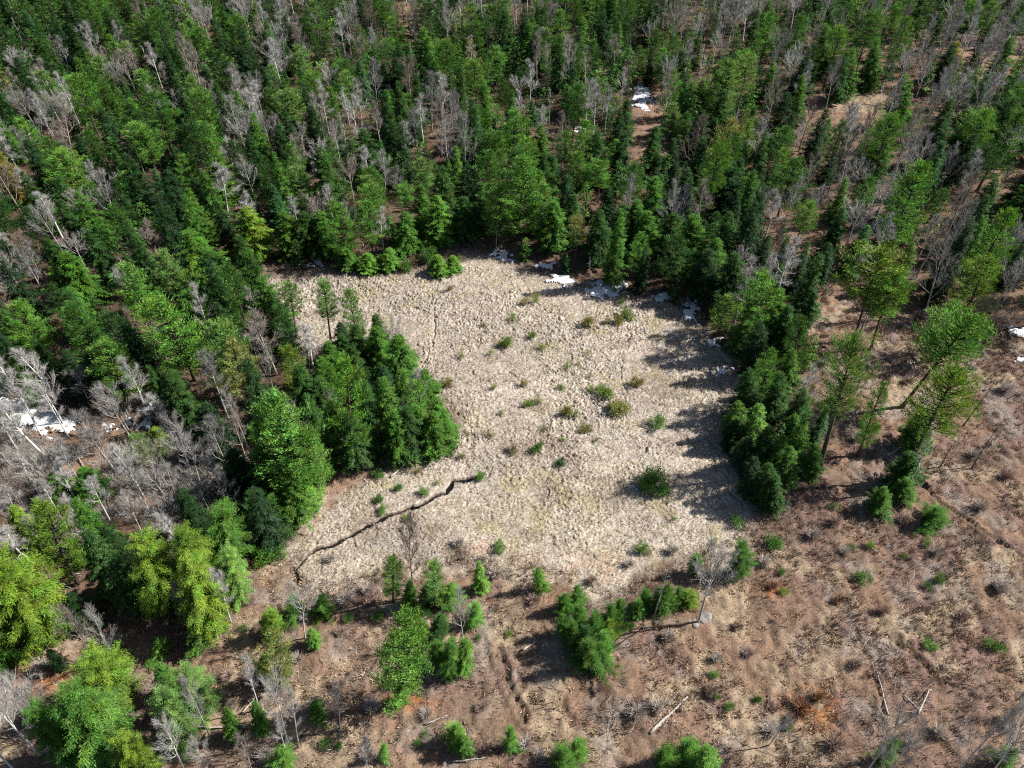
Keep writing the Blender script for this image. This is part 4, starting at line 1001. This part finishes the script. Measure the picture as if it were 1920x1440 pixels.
def place_bush(u, v, w, style, tone, hk=1.0, wide=1.0):
    X, Y = g(u, v); r = w / 2 * depth(X, Y, .5) / FPX * (.88 if style == 'leafy' else .8)
    if v < 830 and u > 840: tone = {'mid green': 'olive green'}.get(tone, tone)
    t = thing('bush', 'bush', (X, Y, relief1(X, Y) + .02), (0, 0, 0), 'bushes scattered over the bog and clearing')
    S, G = R.choice(BUSH_PROTO[style]); rz = R.uniform(0, 6.28)
    for nm, me in (('stems', S), ('foliage', G)):
        o = link(nm, me, t); o.rotation_euler = (0, 0, rz); o.scale = (r * wide, r * wide, r * hk)
        o.color = jit(TONES[tone]) if nm == 'foliage' else (1, 1, 1, 1)
    row = 'on the bog, far end' if v < 600 else 'on the bog, upper middle' if v < 700 else 'on the bog, middle' if v < 790 else 'on the bog, lower middle' if v < 900 else 'at the lower bog' if v < 1060 else 'on the open brown ground'
    if u < 840 and 850 < v < 1100: row = 'on the bank by the creek'
    if u > 1450: row = 'on the right brown slope'
    name_it(t, '%s %s %s bush' % ('big' if w > 34 else 'small' if w < 22 else 'medium', 'thin' if style == 'sparse' else 'dense', tone), row, u, v)
    placed.append((X, Y, r))

for b in [
    (1160, 605, 26, 'leafy', 'olive green'), (1175, 596, 30, 'leafy', 'yellow-green'), (1140, 606, 22, 'sparse', 'olive green'), (1100, 612, 36, 'leafy', 'olive green', .8), (1165, 570, 22, 'sparse', 'yellow-green'), (985, 572, 26, 'sparse', 'olive green'), (1005, 566, 30, 'sparse', 'pale green'), (962, 602, 26, 'sparse', 'yellow-green'), (906, 612, 18, 'sparse', 'olive green'), (996, 632, 20, 'leafy', 'yellow-green'), (952, 650, 30, 'leafy', 'yellow-green'), (938, 648, 20, 'sparse', 'olive green'), (1016, 654, 24, 'sparse', 'yellow-green'), (920, 664, 20, 'sparse', 'pale green'), (866, 670, 22, 'sparse', 'pale green'), (1102, 664, 18, 'sparse', 'pale green'), (1064, 690, 24, 'sparse', 'yellow-green'), (1085, 684, 14, 'sparse', 'pale green'), (842, 722, 24, 'leafy', 'olive green'), (980, 722, 26, 'sparse', 'olive green'), (925, 730, 20, 'sparse', 'pale green'), (1052, 726, 26, 'sparse', 'yellow-green', .6), (1105, 708, 16, 'sparse', 'pale green'), (1195, 722, 28, 'leafy', 'olive green'), (1134, 740, 44, 'leafy', 'yellow-green', .8), (1108, 732, 22, 'sparse', 'yellow-green'), (992, 760, 24, 'leafy', 'yellow-green', .8), (1010, 755, 24, 'sparse', 'olive green'), (1060, 778, 30, 'leafy', 'olive green'), (1076, 782, 26, 'sparse', 'yellow-green'), (1160, 775, 42, 'leafy', 'pale green'), (1150, 768, 30, 'leafy', 'mid green'), (1232, 796, 36, 'leafy', 'bright green'), (1100, 806, 28, 'leafy', 'mid green', .7), (1022, 806, 18, 'sparse', 'olive green'), (920, 818, 22, 'sparse', 'olive green'), (878, 816, 18, 'sparse', 'pale green'), (940, 776, 14, 'sparse', 'yellow-green'), (1006, 844, 28, 'leafy', 'mid green'), (965, 852, 22, 'sparse', 'olive green'), (1056, 826, 16, 'sparse', 'yellow-green'), (1118, 828, 16, 'sparse', 'yellow-green'), (1054, 872, 26, 'leafy', 'blue-green', .7), (1225, 905, 52, 'leafy', 'mid green', 1.2), (1240, 922, 40, 'leafy', 'mid green'), (1212, 918, 34, 'leafy', 'bright green'), (904, 896, 26, 'leafy', 'bright green'), (865, 858, 22, 'sparse', 'olive green'), (845, 852, 24, 'sparse', 'mid green'), (938, 1028, 30, 'leafy', 'bright green'), (1205, 1032, 30, 'leafy', 'mid green'), (1260, 975, 18, 'sparse', 'yellow-green'), (1392, 920, 26, 'leafy', 'bright green'), (1380, 982, 30, 'leafy', 'mid green'), (1443, 1022, 46, 'leafy', 'mid green', .7), (1340, 1016, 18, 'sparse', 'mid green'), (765, 975, 18, 'leafy', 'yellow-green'), (716, 960, 22, 'leafy', 'bright green'), (714, 940, 24, 'leafy', 'mid green'), (795, 925, 24, 'leafy', 'bright green'), (745, 918, 24, 'leafy', 'mid green', .8), (710, 890, 28, 'leafy', 'mid green', .8), (745, 880, 24, 'sparse', 'mid green'), (785, 885, 22, 'sparse', 'olive green'), (820, 908, 18, 'sparse', 'yellow-green'),
    (515, 1048, 50, 'leafy', 'bright green', 1.1), (503, 1030, 44, 'leafy', 'mid green'), (520, 1012, 56, 'leafy', 'bright green', .8), (545, 1005, 36, 'leafy', 'mid green'), (488, 1062, 26, 'leafy', 'yellow-green'), (762, 505, 32, 'leafy', 'mid green'), (820, 515, 30, 'leafy', 'mid green'), (842, 545, 22, 'sparse', 'mid green'), (805, 490, 40, 'leafy', 'mid green'), (855, 495, 26, 'leafy', 'mid green'), (720, 505, 40, 'leafy', 'mid green'), (1610, 1090, 34, 'leafy', 'mid green', 1.1), (1590, 1030, 24, 'sparse', 'mid green'), (1630, 1028, 20, 'leafy', 'yellow-green'), (1740, 1218, 30, 'leafy', 'bright green', .8), (1860, 1215, 36, 'leafy', 'mid green', .8), (1735, 1100, 20, 'leafy', 'mid green'), (1758, 1092, 24, 'leafy', 'mid green'), (1335, 1270, 20, 'leafy', 'bright green'), (1416, 1315, 22, 'leafy', 'mid green', 1.2), (1365, 1330, 22, 'leafy', 'mid green'), (1342, 1312, 16, 'leafy', 'mid green'), (1478, 1365, 18, 'leafy', 'mid green'), (1465, 1115, 18, 'leafy', 'yellow-green'), (1464, 1078, 18, 'leafy', 'mid green'), (1735, 1025, 26, 'sparse', 'mid green'), (1690, 1046, 20, 'sparse', 'mid green'), (955, 1192, 16, 'leafy', 'yellow-green'), (1180, 1180, 24, 'leafy', 'mid green'), (655, 1165, 24, 'leafy', 'mid green'), (710, 1160, 26, 'leafy', 'mid green'), (785, 1395, 20, 'leafy', 'mid green'), (800, 1380, 22, 'sparse', 'mid green'), (610, 1400, 26, 'leafy', 'mid green'), (640, 1405, 20, 'leafy', 'mid green'), (245, 1240, 40, 'sparse', 'mid green'), (290, 1250, 30, 'leafy', 'bright green', .6), (460, 1180, 30, 'sparse', 'mid green'), (895, 1200, 24, 'sparse', 'mid green'), (1395, 870, 30, 'leafy', 'dark green'), (1510, 760, 30, 'sparse', 'mid green'), (1640, 810, 20, 'leafy', 'bright green'), (1560, 955, 24, 'sparse', 'mid green')]:
    place_bush(*b)

SHR = {'grey': (.44, .385, .34), 'pale': (.56, .50, .44), 'mauve': (.36, .26, .22), 'rusty': (.30, .16, .09)}
def bare_shrub(u, v, w, tone):
    X, Y = g(u, v); r = w / 2 * depth(X, Y, .5) / FPX
    t = thing('leafless_shrub', 'leafless shrub', (X, Y, relief1(X, Y)), (0, 0, 0), 'leafless shrubs on the brown ground')
    S, G = R.choice(BUSH_PROTO['bare']); rz = R.uniform(0, 6.28)
    for nm, me in (('stems', S), ('twigs', G)):
        o = link(nm, me, t); o.rotation_euler = (0, 0, rz); o.scale = (r * .8, r * .8, r * .75); o.color = (*SHR[tone], 1)
    row = 'among the lower left trees' if u < 640 else 'in the brush, bottom centre' if v > 1120 and u < 1200 else 'on the lower right ground' if v > 1120 else 'by the bog edge' if u < 1400 else 'on the upper right ground'
    name_it(t, '%s %s leafless shrub' % ('wide' if w > 52 else 'low' if w < 38 else 'rounded', tone), row, u, v)
    placed.append((X, Y, r))
for b in [(1440, 1375, 60, 'pale'), (1190, 1345, 62, 'grey'), (1230, 1335, 50, 'pale'), (1430, 1060, 44, 'pale'), (700, 1330, 56, 'pale'), (985, 1400, 54, 'pale'), (1010, 1420, 46, 'grey'), (690, 1420, 50, 'grey'), (800, 1345, 46, 'grey'), (930, 1080, 46, 'grey'), (1000, 1130, 44, 'mauve'), (620, 1050, 34, 'grey'), (860, 1020, 40, 'grey'), (960, 845, 34, 'mauve'), (1500, 1330, 60, 'rusty'), (1530, 1310, 44, 'rusty'), (1480, 1350, 40, 'rusty'), (1260, 1035, 40, 'grey'), (1330, 1300, 44, 'mauve'), (1560, 1400, 60, 'mauve'), (1880, 1360, 56, 'mauve'), (1700, 1400, 60, 'pale'), (1750, 1380, 50, 'pale'), (1650, 1150, 44, 'mauve'), (1520, 1010, 50, 'grey'), (1560, 985, 44, 'mauve'), (1580, 1040, 40, 'pale'), (1830, 960, 50, 'grey'), (1880, 900, 50, 'mauve'), (1820, 860, 44, 'grey'), (1600, 830, 36, 'grey'), (1560, 760, 34, 'mauve'), (1540, 690, 34, 'grey'), (1700, 720, 36, 'mauve'), (1880, 740, 44, 'pale'), (560, 1240, 44, 'grey'), (640, 1290, 50, 'mauve'), (90, 1260, 60, 'pale'), (60, 1300, 50, 'pale'), (230, 1215, 56, 'pale'), (110, 1400, 60, 'grey'), (430, 1270, 44, 'mauve'), (470, 1130, 44, 'mauve'), (650, 1130, 56, 'grey'), (690, 1110, 44, 'grey'), (590, 1330, 44, 'pale'), (500, 1420, 56, 'pale'), (1120, 1300, 40, 'mauve'), (1380, 1180, 40, 'mauve'), (1400, 1230, 40, 'mauve'), (1250, 1200, 44, 'grey'), (1600, 1250, 44, 'mauve'), (1800, 1160, 48, 'mauve'), (1750, 1040, 40, 'grey'), (1870, 1110, 44, 'grey'), (1690, 980, 40, 'mauve'), (1340, 1240, 36, 'pale'), (900, 1330, 36, 'mauve'), (640, 1190, 36, 'mauve'), (1110, 1090, 36, 'mauve'), (1180, 1060, 36, 'grey'), (1570, 1130, 36, 'rusty'), (1445, 1105, 32, 'rusty')]:
    bare_shrub(*b)

# ------------------------------------------------------------------ snow, logs, rocks
def snow(px, where, seed, thick=.07):
    bias = .3 if 'largest of all' in where else .7 if 'far forest' in where or 'wide, in' in where else 0
    P = ga(px); c = P.mean(0); st = .14
    x0, y0 = P.min(0) - 1; x1, y1 = P.max(0) + 1
    xs = np.arange(x0, x1, st); ys = np.arange(y0, y1, st)
    X, Y = np.meshgrid(xs, ys, indexing='ij'); X = X.ravel(); Y = Y.ravel()
    f = sdist(P, X, Y) + (fbm(X / .8, Y / .8, seed, 5) - .56) * 4.0 + bias
    keep = f > -.25
    F = grid_faces(len(xs), len(ys)); F = F[keep[F].all(1)]
    if not len(F): return
    base = relief(X, Y)
    Z = base + .15 + thick * smooth(-.2, .6, f) - .5 * smooth(0.02, -.25, f) + (vnoise(X / .7, Y / .7, seed) - .5) * .05
    VV, F = compact(np.stack([X - c[0], Y - c[1], Z], 1), F)
    me = mk_mesh('snow_patch', VV, None, F, [M_SNOW]); me.shade_smooth()
    o = link('snow_patch', me); o.location = (c[0], c[1], 0); o['category'] = 'snow patch'; o['group'] = 'old snow patches'
    u, v = proj(*c)
    name_it(o, 'patch of old white snow', where, u, v)

for px, w, s in [
    ([(1096, 548), (1108, 534), (1130, 528), (1150, 527), (1174, 537), (1170, 552), (1130, 558)], 'at the far bog edge, largest of all', 1),
    ([(1030, 528), (1040, 516), (1062, 520), (1080, 532), (1060, 538)], 'at the far bog edge, beside the largest', 2),
    ([(1003, 500), (1010, 490), (1042, 495), (1040, 506)], 'under trees at far bog edge, middle', 3),
    ([(918, 478), (925, 466), (960, 480), (962, 490), (940, 490)], 'under trees at far bog edge, left', 4),
    ([(1278, 600), (1285, 570), (1300, 560), (1314, 572), (1308, 604)], 'in broken flecks by the right bank', 5),
    ([(1318, 642), (1324, 628), (1350, 634), (1346, 646)], 'small, under the right bank pine', 6),
    ([(1350, 700), (1358, 686), (1382, 690), (1378, 702)], 'small, lowest on the right bank', 7),
    ([(1222, 562), (1228, 550), (1268, 552), (1260, 566)], 'between the largest and right bank', 8),
    ([(1192, 200), (1190, 168), (1202, 162), (1214, 175), (1212, 208)], 'in a gap of the far forest', 9),
    ([(578, 498), (585, 482), (614, 490), (608, 504)], 'in shade left of the bog', 10),
    ([(-20, 780), (0, 752), (45, 756), (95, 774), (135, 798), (128, 818), (80, 806), (30, 790)], 'wide, in shade by the left birches', 11),
    ([(226, 806), (240, 792), (285, 800), (282, 816)], 'small, right of the wide left one', 12),
    ([(1890, 632), (1898, 616), (1932, 620), (1930, 636)], 'at the right photo edge, upper', 13),
    ([(1898, 684), (1905, 672), (1930, 676), (1925, 688)], 'at the right photo edge, lower', 14),
    ([(190, 805), (195, 796), (215, 798), (212, 810)], 'tiny, between the two left ones', 15),
    ([(1076, 252), (1078, 238), (1096, 242), (1094, 254)], 'small, deep among the far conifers', 16)]:
    snow(px, w, s)

def log_between(a, b, r, what, where, mat=M_DEAD, lift=.25):
    A = Vector((*g(*a), 0)); B = Vector((*g(*b), 0)); A.z = relief1(A.x, A.y) + lift; B.z = relief1(B.x, B.y) + lift
    L = (B - A).length; n = 7; rng = np.random.default_rng(int(a[0] + a[1]))
    s = np.linspace(0, 1, n)
    P = np.stack([s * L, rng.normal(0, .04, n) * L * .12, rng.normal(0, .03, n)], 1); P[0, 1:] = 0; P[-1, 1:] = 0
    t = thing('fallen_log', 'fallen log', A, (0, 0, math.atan2((B - A).y, (B - A).x)), 'fallen logs')
    t.rotation_euler.y = -math.asin(max(-1, min(1, (B.z - A.z) / L)))
    G = Geo(); G.tube(P, np.linspace(r, r * .4, n), 7); o = link('stem', mk_mesh('log_stem', np.concatenate(G.V), np.concatenate(G.F3), np.concatenate(G.F4), [mat]), t)
    for k in range(3):
        q = rng.uniform(.35, .95); G = Geo(); az = rng.uniform(-1.4, 1.4)
        d = np.array([.5, math.sin(az) * .8, abs(math.cos(az)) * .5]) * rng.uniform(.4, 1.1)
        G.tube(np.array([q * L, 0, 0]) + np.outer([0, .5, 1], d), [r * .35, r * .25, .012], 4)
        link('branch_stub', mk_mesh('branch_stub', np.concatenate(G.V), np.concatenate(G.F3), np.concatenate(G.F4), [mat]), t)
    name_it(t, what, where, a[0], a[1])

for a, b, r, what, where in [
    ((1217, 1380), (1287, 1312), .17, 'long pale straight fallen log', 'on the open brown ground, lower right'), ((733, 896), (776, 860), .14, 'pale fallen log', 'on the bank below the peninsula'),
    ((1022, 1102), (1054, 1080), .09, 'thin pale fallen pole', 'at the lower bog edge'), ((980, 1222), (1006, 1206), .12, 'short pale broken log', 'above the eroded gully'), ((383, 1366), (470, 1366), .09, 'level white fallen birch pole', 'in the lower left brush'),
    ((455, 1338), (478, 1312), .1, 'short pale leaning pole', 'beside the lower left birches'), ((564, 1384), (640, 1374), .09, 'brown fallen pole', 'right of the lower left birches'), ((100, 815), (134, 785), .2, 'pale thick log', 'beside the left snow, upper'), ((115, 812), (136, 796), .16, 'pale short log', 'beside the left snow, lower'), ((1180, 1186), (1280, 1172), .07, 'long dark thin strip', 'pointing at the grey forked birch'),  # the last entry is a long thin dark strip toward the birch
    ((1660, 1345), (1640, 1265), .1, 'grey fallen pole', 'along the lower right track'), ((1715, 1345), (1735, 1300), .1, 'pale crooked fallen branch', 'beside the lower right ruts'), ((1690, 1310), (1725, 1345), .09, 'pale crossing fallen branch', 'beside the lower right ruts'), ((1660, 860), (1690, 842), .12, 'white fallen limb', 'under the right pine group'),
    ((800, 1362), (840, 1345), .07, 'thin pale fallen branch', 'below the bottom centre pine'), ((1575, 190), (1610, 180), .14, 'pale fallen log', 'on the far right straw strip'), ((0, 805), (95, 870), .16, 'long white fallen birch', 'crossing the left snow patch'), ((30, 820), (60, 800), .12, 'small white fallen limb', 'in front of the left snow'),
    ((500, 960), (530, 985), .08, 'thin brown stick', 'at the creek mouth corner'), ((850, 1432), (912, 1424), .08, 'grey fallen pole', 'at the bottom edge, centre'), ((760, 1185), (800, 1160), .08, 'grey fallen pole', 'above the bottom centre pine'), ((1480, 520), (1500, 505), .15, 'pale fallen log', 'among the right forest gaps'), ((60, 880), (130, 930), .12, 'leaning white birch trunk', 'among the left bare trees'), ((140, 845), (175, 905), .1, 'thin white fallen trunk', 'among the left bare trees')]:
    log_between(a, b, r, what, where, M_DARKWOOD if 'dark' in what or 'brown' in what else M_DEAD)

def rock(u, v, w, what, where, seed, flat=.42):
    X, Y = g(u, v); r = w / 2 * depth(X, Y) / FPX
    rng = np.random.default_rng(seed); nu, nv = 12, 8
    th = np.linspace(0, 2 * math.pi, nu, endpoint=False); ph = np.linspace(.02, math.pi - .02, nv)
    V = np.array([(math.sin(p) * math.cos(a), math.sin(p) * math.sin(a), math.cos(p)) for p in ph for a in th])
    k = 1 + 1.5 * (fbm(V[:, 0] * 1.6 + seed, V[:, 1] * 1.6 + V[:, 2] * 1.3, seed, 3) - .5)
    V = V * k[:, None] * np.array([r, r * rng.uniform(.6, .95), r * flat])
    F4 = [(i * nu + j, (i + 1) * nu + j, (i + 1) * nu + (j + 1) % nu, i * nu + (j + 1) % nu) for i in range(nv - 1) for j in range(nu)]
    F3 = [(0, j, j + 1) for j in range(1, nu - 1)] + [((nv - 1) * nu, (nv - 1) * nu + j + 1, (nv - 1) * nu + j) for j in range(1, nu - 1)]
    o = link('boulder', mk_mesh('boulder', V, F3, F4, [M_ROCK])); o.location = (X, Y, relief1(X, Y) - r * flat * .05); o.rotation_euler = (0, 0, rng.uniform(0, 6))
    o['category'] = 'boulder'; o['group'] = 'grey boulders'
    name_it(o, what, where, u, v)

for i, (u, v, w, what, where) in enumerate([
    (1300, 1172, 18, 'grey granite boulder', 'at the foot of the grey birch'), (1322, 1162, 26, 'flat grey granite boulder', 'right of the grey birch foot')]):
    rock(u, v, w, what, where, 40 + i)

# ------------------------------------------------------------------ dry ground cover: brush, sedge and litter nobody could count
def scatter(n, mask, xr, yr, seed):
    rng = np.random.default_rng(seed)
    X = rng.uniform(*xr, n); Y = rng.uniform(*yr, n)
    U, V = proj(X, Y)
    ok = (U > -60) & (U < 1980) & (V < 1500) & (V > -20)
    X, Y = X[ok], Y[ok]
    m = mask(X, Y, rng)
    return X[m], Y[m], rng

def stuff(name, G, mats):
    o = link(name, G.mesh(name, mats)); o['kind'] = 'stuff'
    return o

def tufts(name, X, Y, rng, per, hmin, hmax, w, spread, cols, zoff=0.0, tilt=.8, rad=.25, bog=False):
    n = len(X); Z = relief(X, Y) + zoff
    k = rng.integers(0, len(cols), n); ht = rng.uniform(hmin, hmax, n)
    I = np.repeat(np.arange(n), per); m = len(I)
    a = rng.uniform(0, 6.28, m); r = rng.uniform(0, rad, m)
    P = np.stack([X[I] + np.cos(a) * r, Y[I] + np.sin(a) * r, Z[I] - .05], 1)
    b = a + rng.normal(0, .8, m)
    D = unit(np.stack([np.cos(b) * rng.uniform(0, tilt, m), np.sin(b) * rng.uniform(0, tilt, m), np.ones(m)], 1))
    T = np.array(cols)[k][I] * rng.uniform(.7, 1.25, (m, 1)) * rng.choice([.65, .85, 1.0, 1.2, 1.45], n)[I][:, None]
    G = Geo(); G.blades(P, D, ht[I] * rng.uniform(.6, 1.1, m), np.full(m, w) * rng.uniform(.7, 1.4, m), T, 0, rng)
    return stuff(name, G, [M_TWIG])

def m_open(th):
    def f(X, Y, rng):
        d = fbm(X / 5, Y / 5, 61) * .6 + fbm(X / 1.6, Y / 1.6, 63) * .4
        return (sdist(OPEN, X, Y) > -1.5) & (d + rng.normal(0, .05, len(X)) > th) & (np.minimum.reduce([cdist(L, X, Y) for L in (RUT, RUT_B, GULLY)]) > .6)
    return f
X, Y, rg = scatter(26000, m_open(.46), (-62, 78), (14, 95), 601)
tufts('brush', X, Y, rg, 8, .3, .9, .055, .3, [(.22, .14, .11), (.26, .17, .125), (.30, .205, .145), (.19, .125, .10)])
X, Y, rg = scatter(11000, m_open(.47), (-62, 78), (14, 95), 607)
tufts('dark_brush', X, Y, rg, 9, .3, .9, .05, .3, [(.085, .058, .05), (.12, .08, .06), (.10, .065, .062)], tilt=1.3, rad=.35)
X, Y, rg = scatter(15000, m_open(.50), (-62, 78), (14, 95), 602)
tufts('grey_brush', X, Y, rg, 9, .5, 1.2, .05, .3, [(.32, .28, .24), (.28, .235, .20), (.36, .31, .25)])
X, Y, rg = scatter(34000, lambda X, Y, rng: (sdist(OPEN, X, Y) > -1) & (fbm(X / 4, Y / 4, 71) + rng.normal(0, .06, len(X)) > .45), (-62, 78), (14, 95), 603)
tufts('dry_grass', X, Y, rg, 7, .2, .5, .085, .5, [(.46, .36, .24), (.40, .30, .20), (.34, .22, .13)], tilt=1.4)
X, Y, rg = scatter(34000, lambda X, Y, rng: (sdist(BOG, X, Y) > .2) & (np.minimum.reduce([cdist(L, X, Y) for L in (CREEK, CRACK_A)]) > .5), (-45, 40), (38, 108), 604)
tufts('dry_sedge', X, Y, rg, 6, .12, .32, .05, .4, [(.42, .35, .29), (.40, .335, .255), (.46, .39, .31)], zoff=.14, tilt=1.5, rad=.3)
X, Y, rg = scatter(34000, lambda X, Y, rng: (sdist(BOG, X, Y) < -.5) & ~poly_in(OPEN, X, Y) & (fbm(X / 6, Y / 6, 65) + rng.normal(0, .06, len(X)) > .42), (-120, 120), (30, 190), 605)
tufts('undergrowth', X, Y, rg, 8, .5, 1.6, .06, .3, [(.30, .23, .18), (.24, .175, .13), (.38, .32, .27), (.16, .115, .085), (.10, .13, .035)], rad=.6)
X, Y, rg = scatter(38000, lambda X, Y, rng: (sdist(BARE_ZONE, X, Y) > -3) & (line_dist(ga([(-30, 775), (60, 785), (130, 808), (290, 806)]), X, Y) > 3.2) & ~poly_in(OPEN, X, Y) & (fbm(X / 4, Y / 4, 69) > .42), (-70, -20), (40, 80), 608)
tufts('silver_brush', X, Y, rg, 9, .7, 2.0, .035, .3, [(.40, .37, .34), (.33, .29, .26), (.46, .42, .37), (.22, .17, .14)], rad=.6, tilt=1.0)
X, Y, rg = scatter(9000, lambda X, Y, rng: (np.abs(sdist(BOG, X, Y)) < 2.0) & (fbm(X / 3, Y / 3, 67) > .5), (-45, 40), (36, 108), 606)
tufts('edge_brush', X, Y, rg, 10, .5, 1.2, .03, .3, [(.34, .28, .24), (.40, .33, .27), (.28, .21, .18)], rad=.35)


def slash(name, n, mask, seed, lmin, lmax, w, cols):        # broken branches lying about
    X, Y, rng = scatter(n, mask, (-62, 78), (14, 95), seed)
    m = len(X); a = rng.uniform(0, 6.28, m); L = rng.uniform(lmin, lmax, m) * rng.uniform(.5, 1, m)
    P = np.stack([X, Y, relief(X, Y) + rng.uniform(.16, .34, m)], 1)
    D = np.stack([np.cos(a), np.sin(a), rng.normal(0, .07, m)], 1)
    G = Geo()
    for i in range(m):
        bend = rng.normal(0, .08, 3) * L[i]
        G.tube(np.stack([P[i], P[i] + D[i] * L[i] * .5 + bend, P[i] + D[i] * L[i]]), [w, w * .8, w * .3], 3, np.array(cols[rng.integers(len(cols))]) * rng.uniform(.7, 1.2))
    stuff(name, G, [M_TWIG])
slash('branch_litter', 1500, lambda X, Y, rng: (sdist(OPEN, X, Y) > -1) & (fbm(X / 5, Y / 5, 95) > .46), 701, .6, 2.6, .028, [(.40, .35, .29), (.30, .25, .2), (.12, .09, .07), (.5, .45, .38)])
PILE = ga([(1120, 1330), (1190, 1310), (1270, 1325), (1280, 1365), (1200, 1385), (1130, 1370)])
PILE2 = ga([(1640, 1250), (1700, 1270), (1760, 1340), (1700, 1370), (1640, 1330)])
slash('brash', 30000, lambda X, Y, rng: (sdist(PILE, X, Y) > 0) | ((sdist(PILE2, X, Y) > 0) & (rng.random(len(X)) < .5)), 702, .8, 2.4, .03, [(.42, .37, .31), (.34, .29, .24), (.2, .16, .13)])

finish_labels()
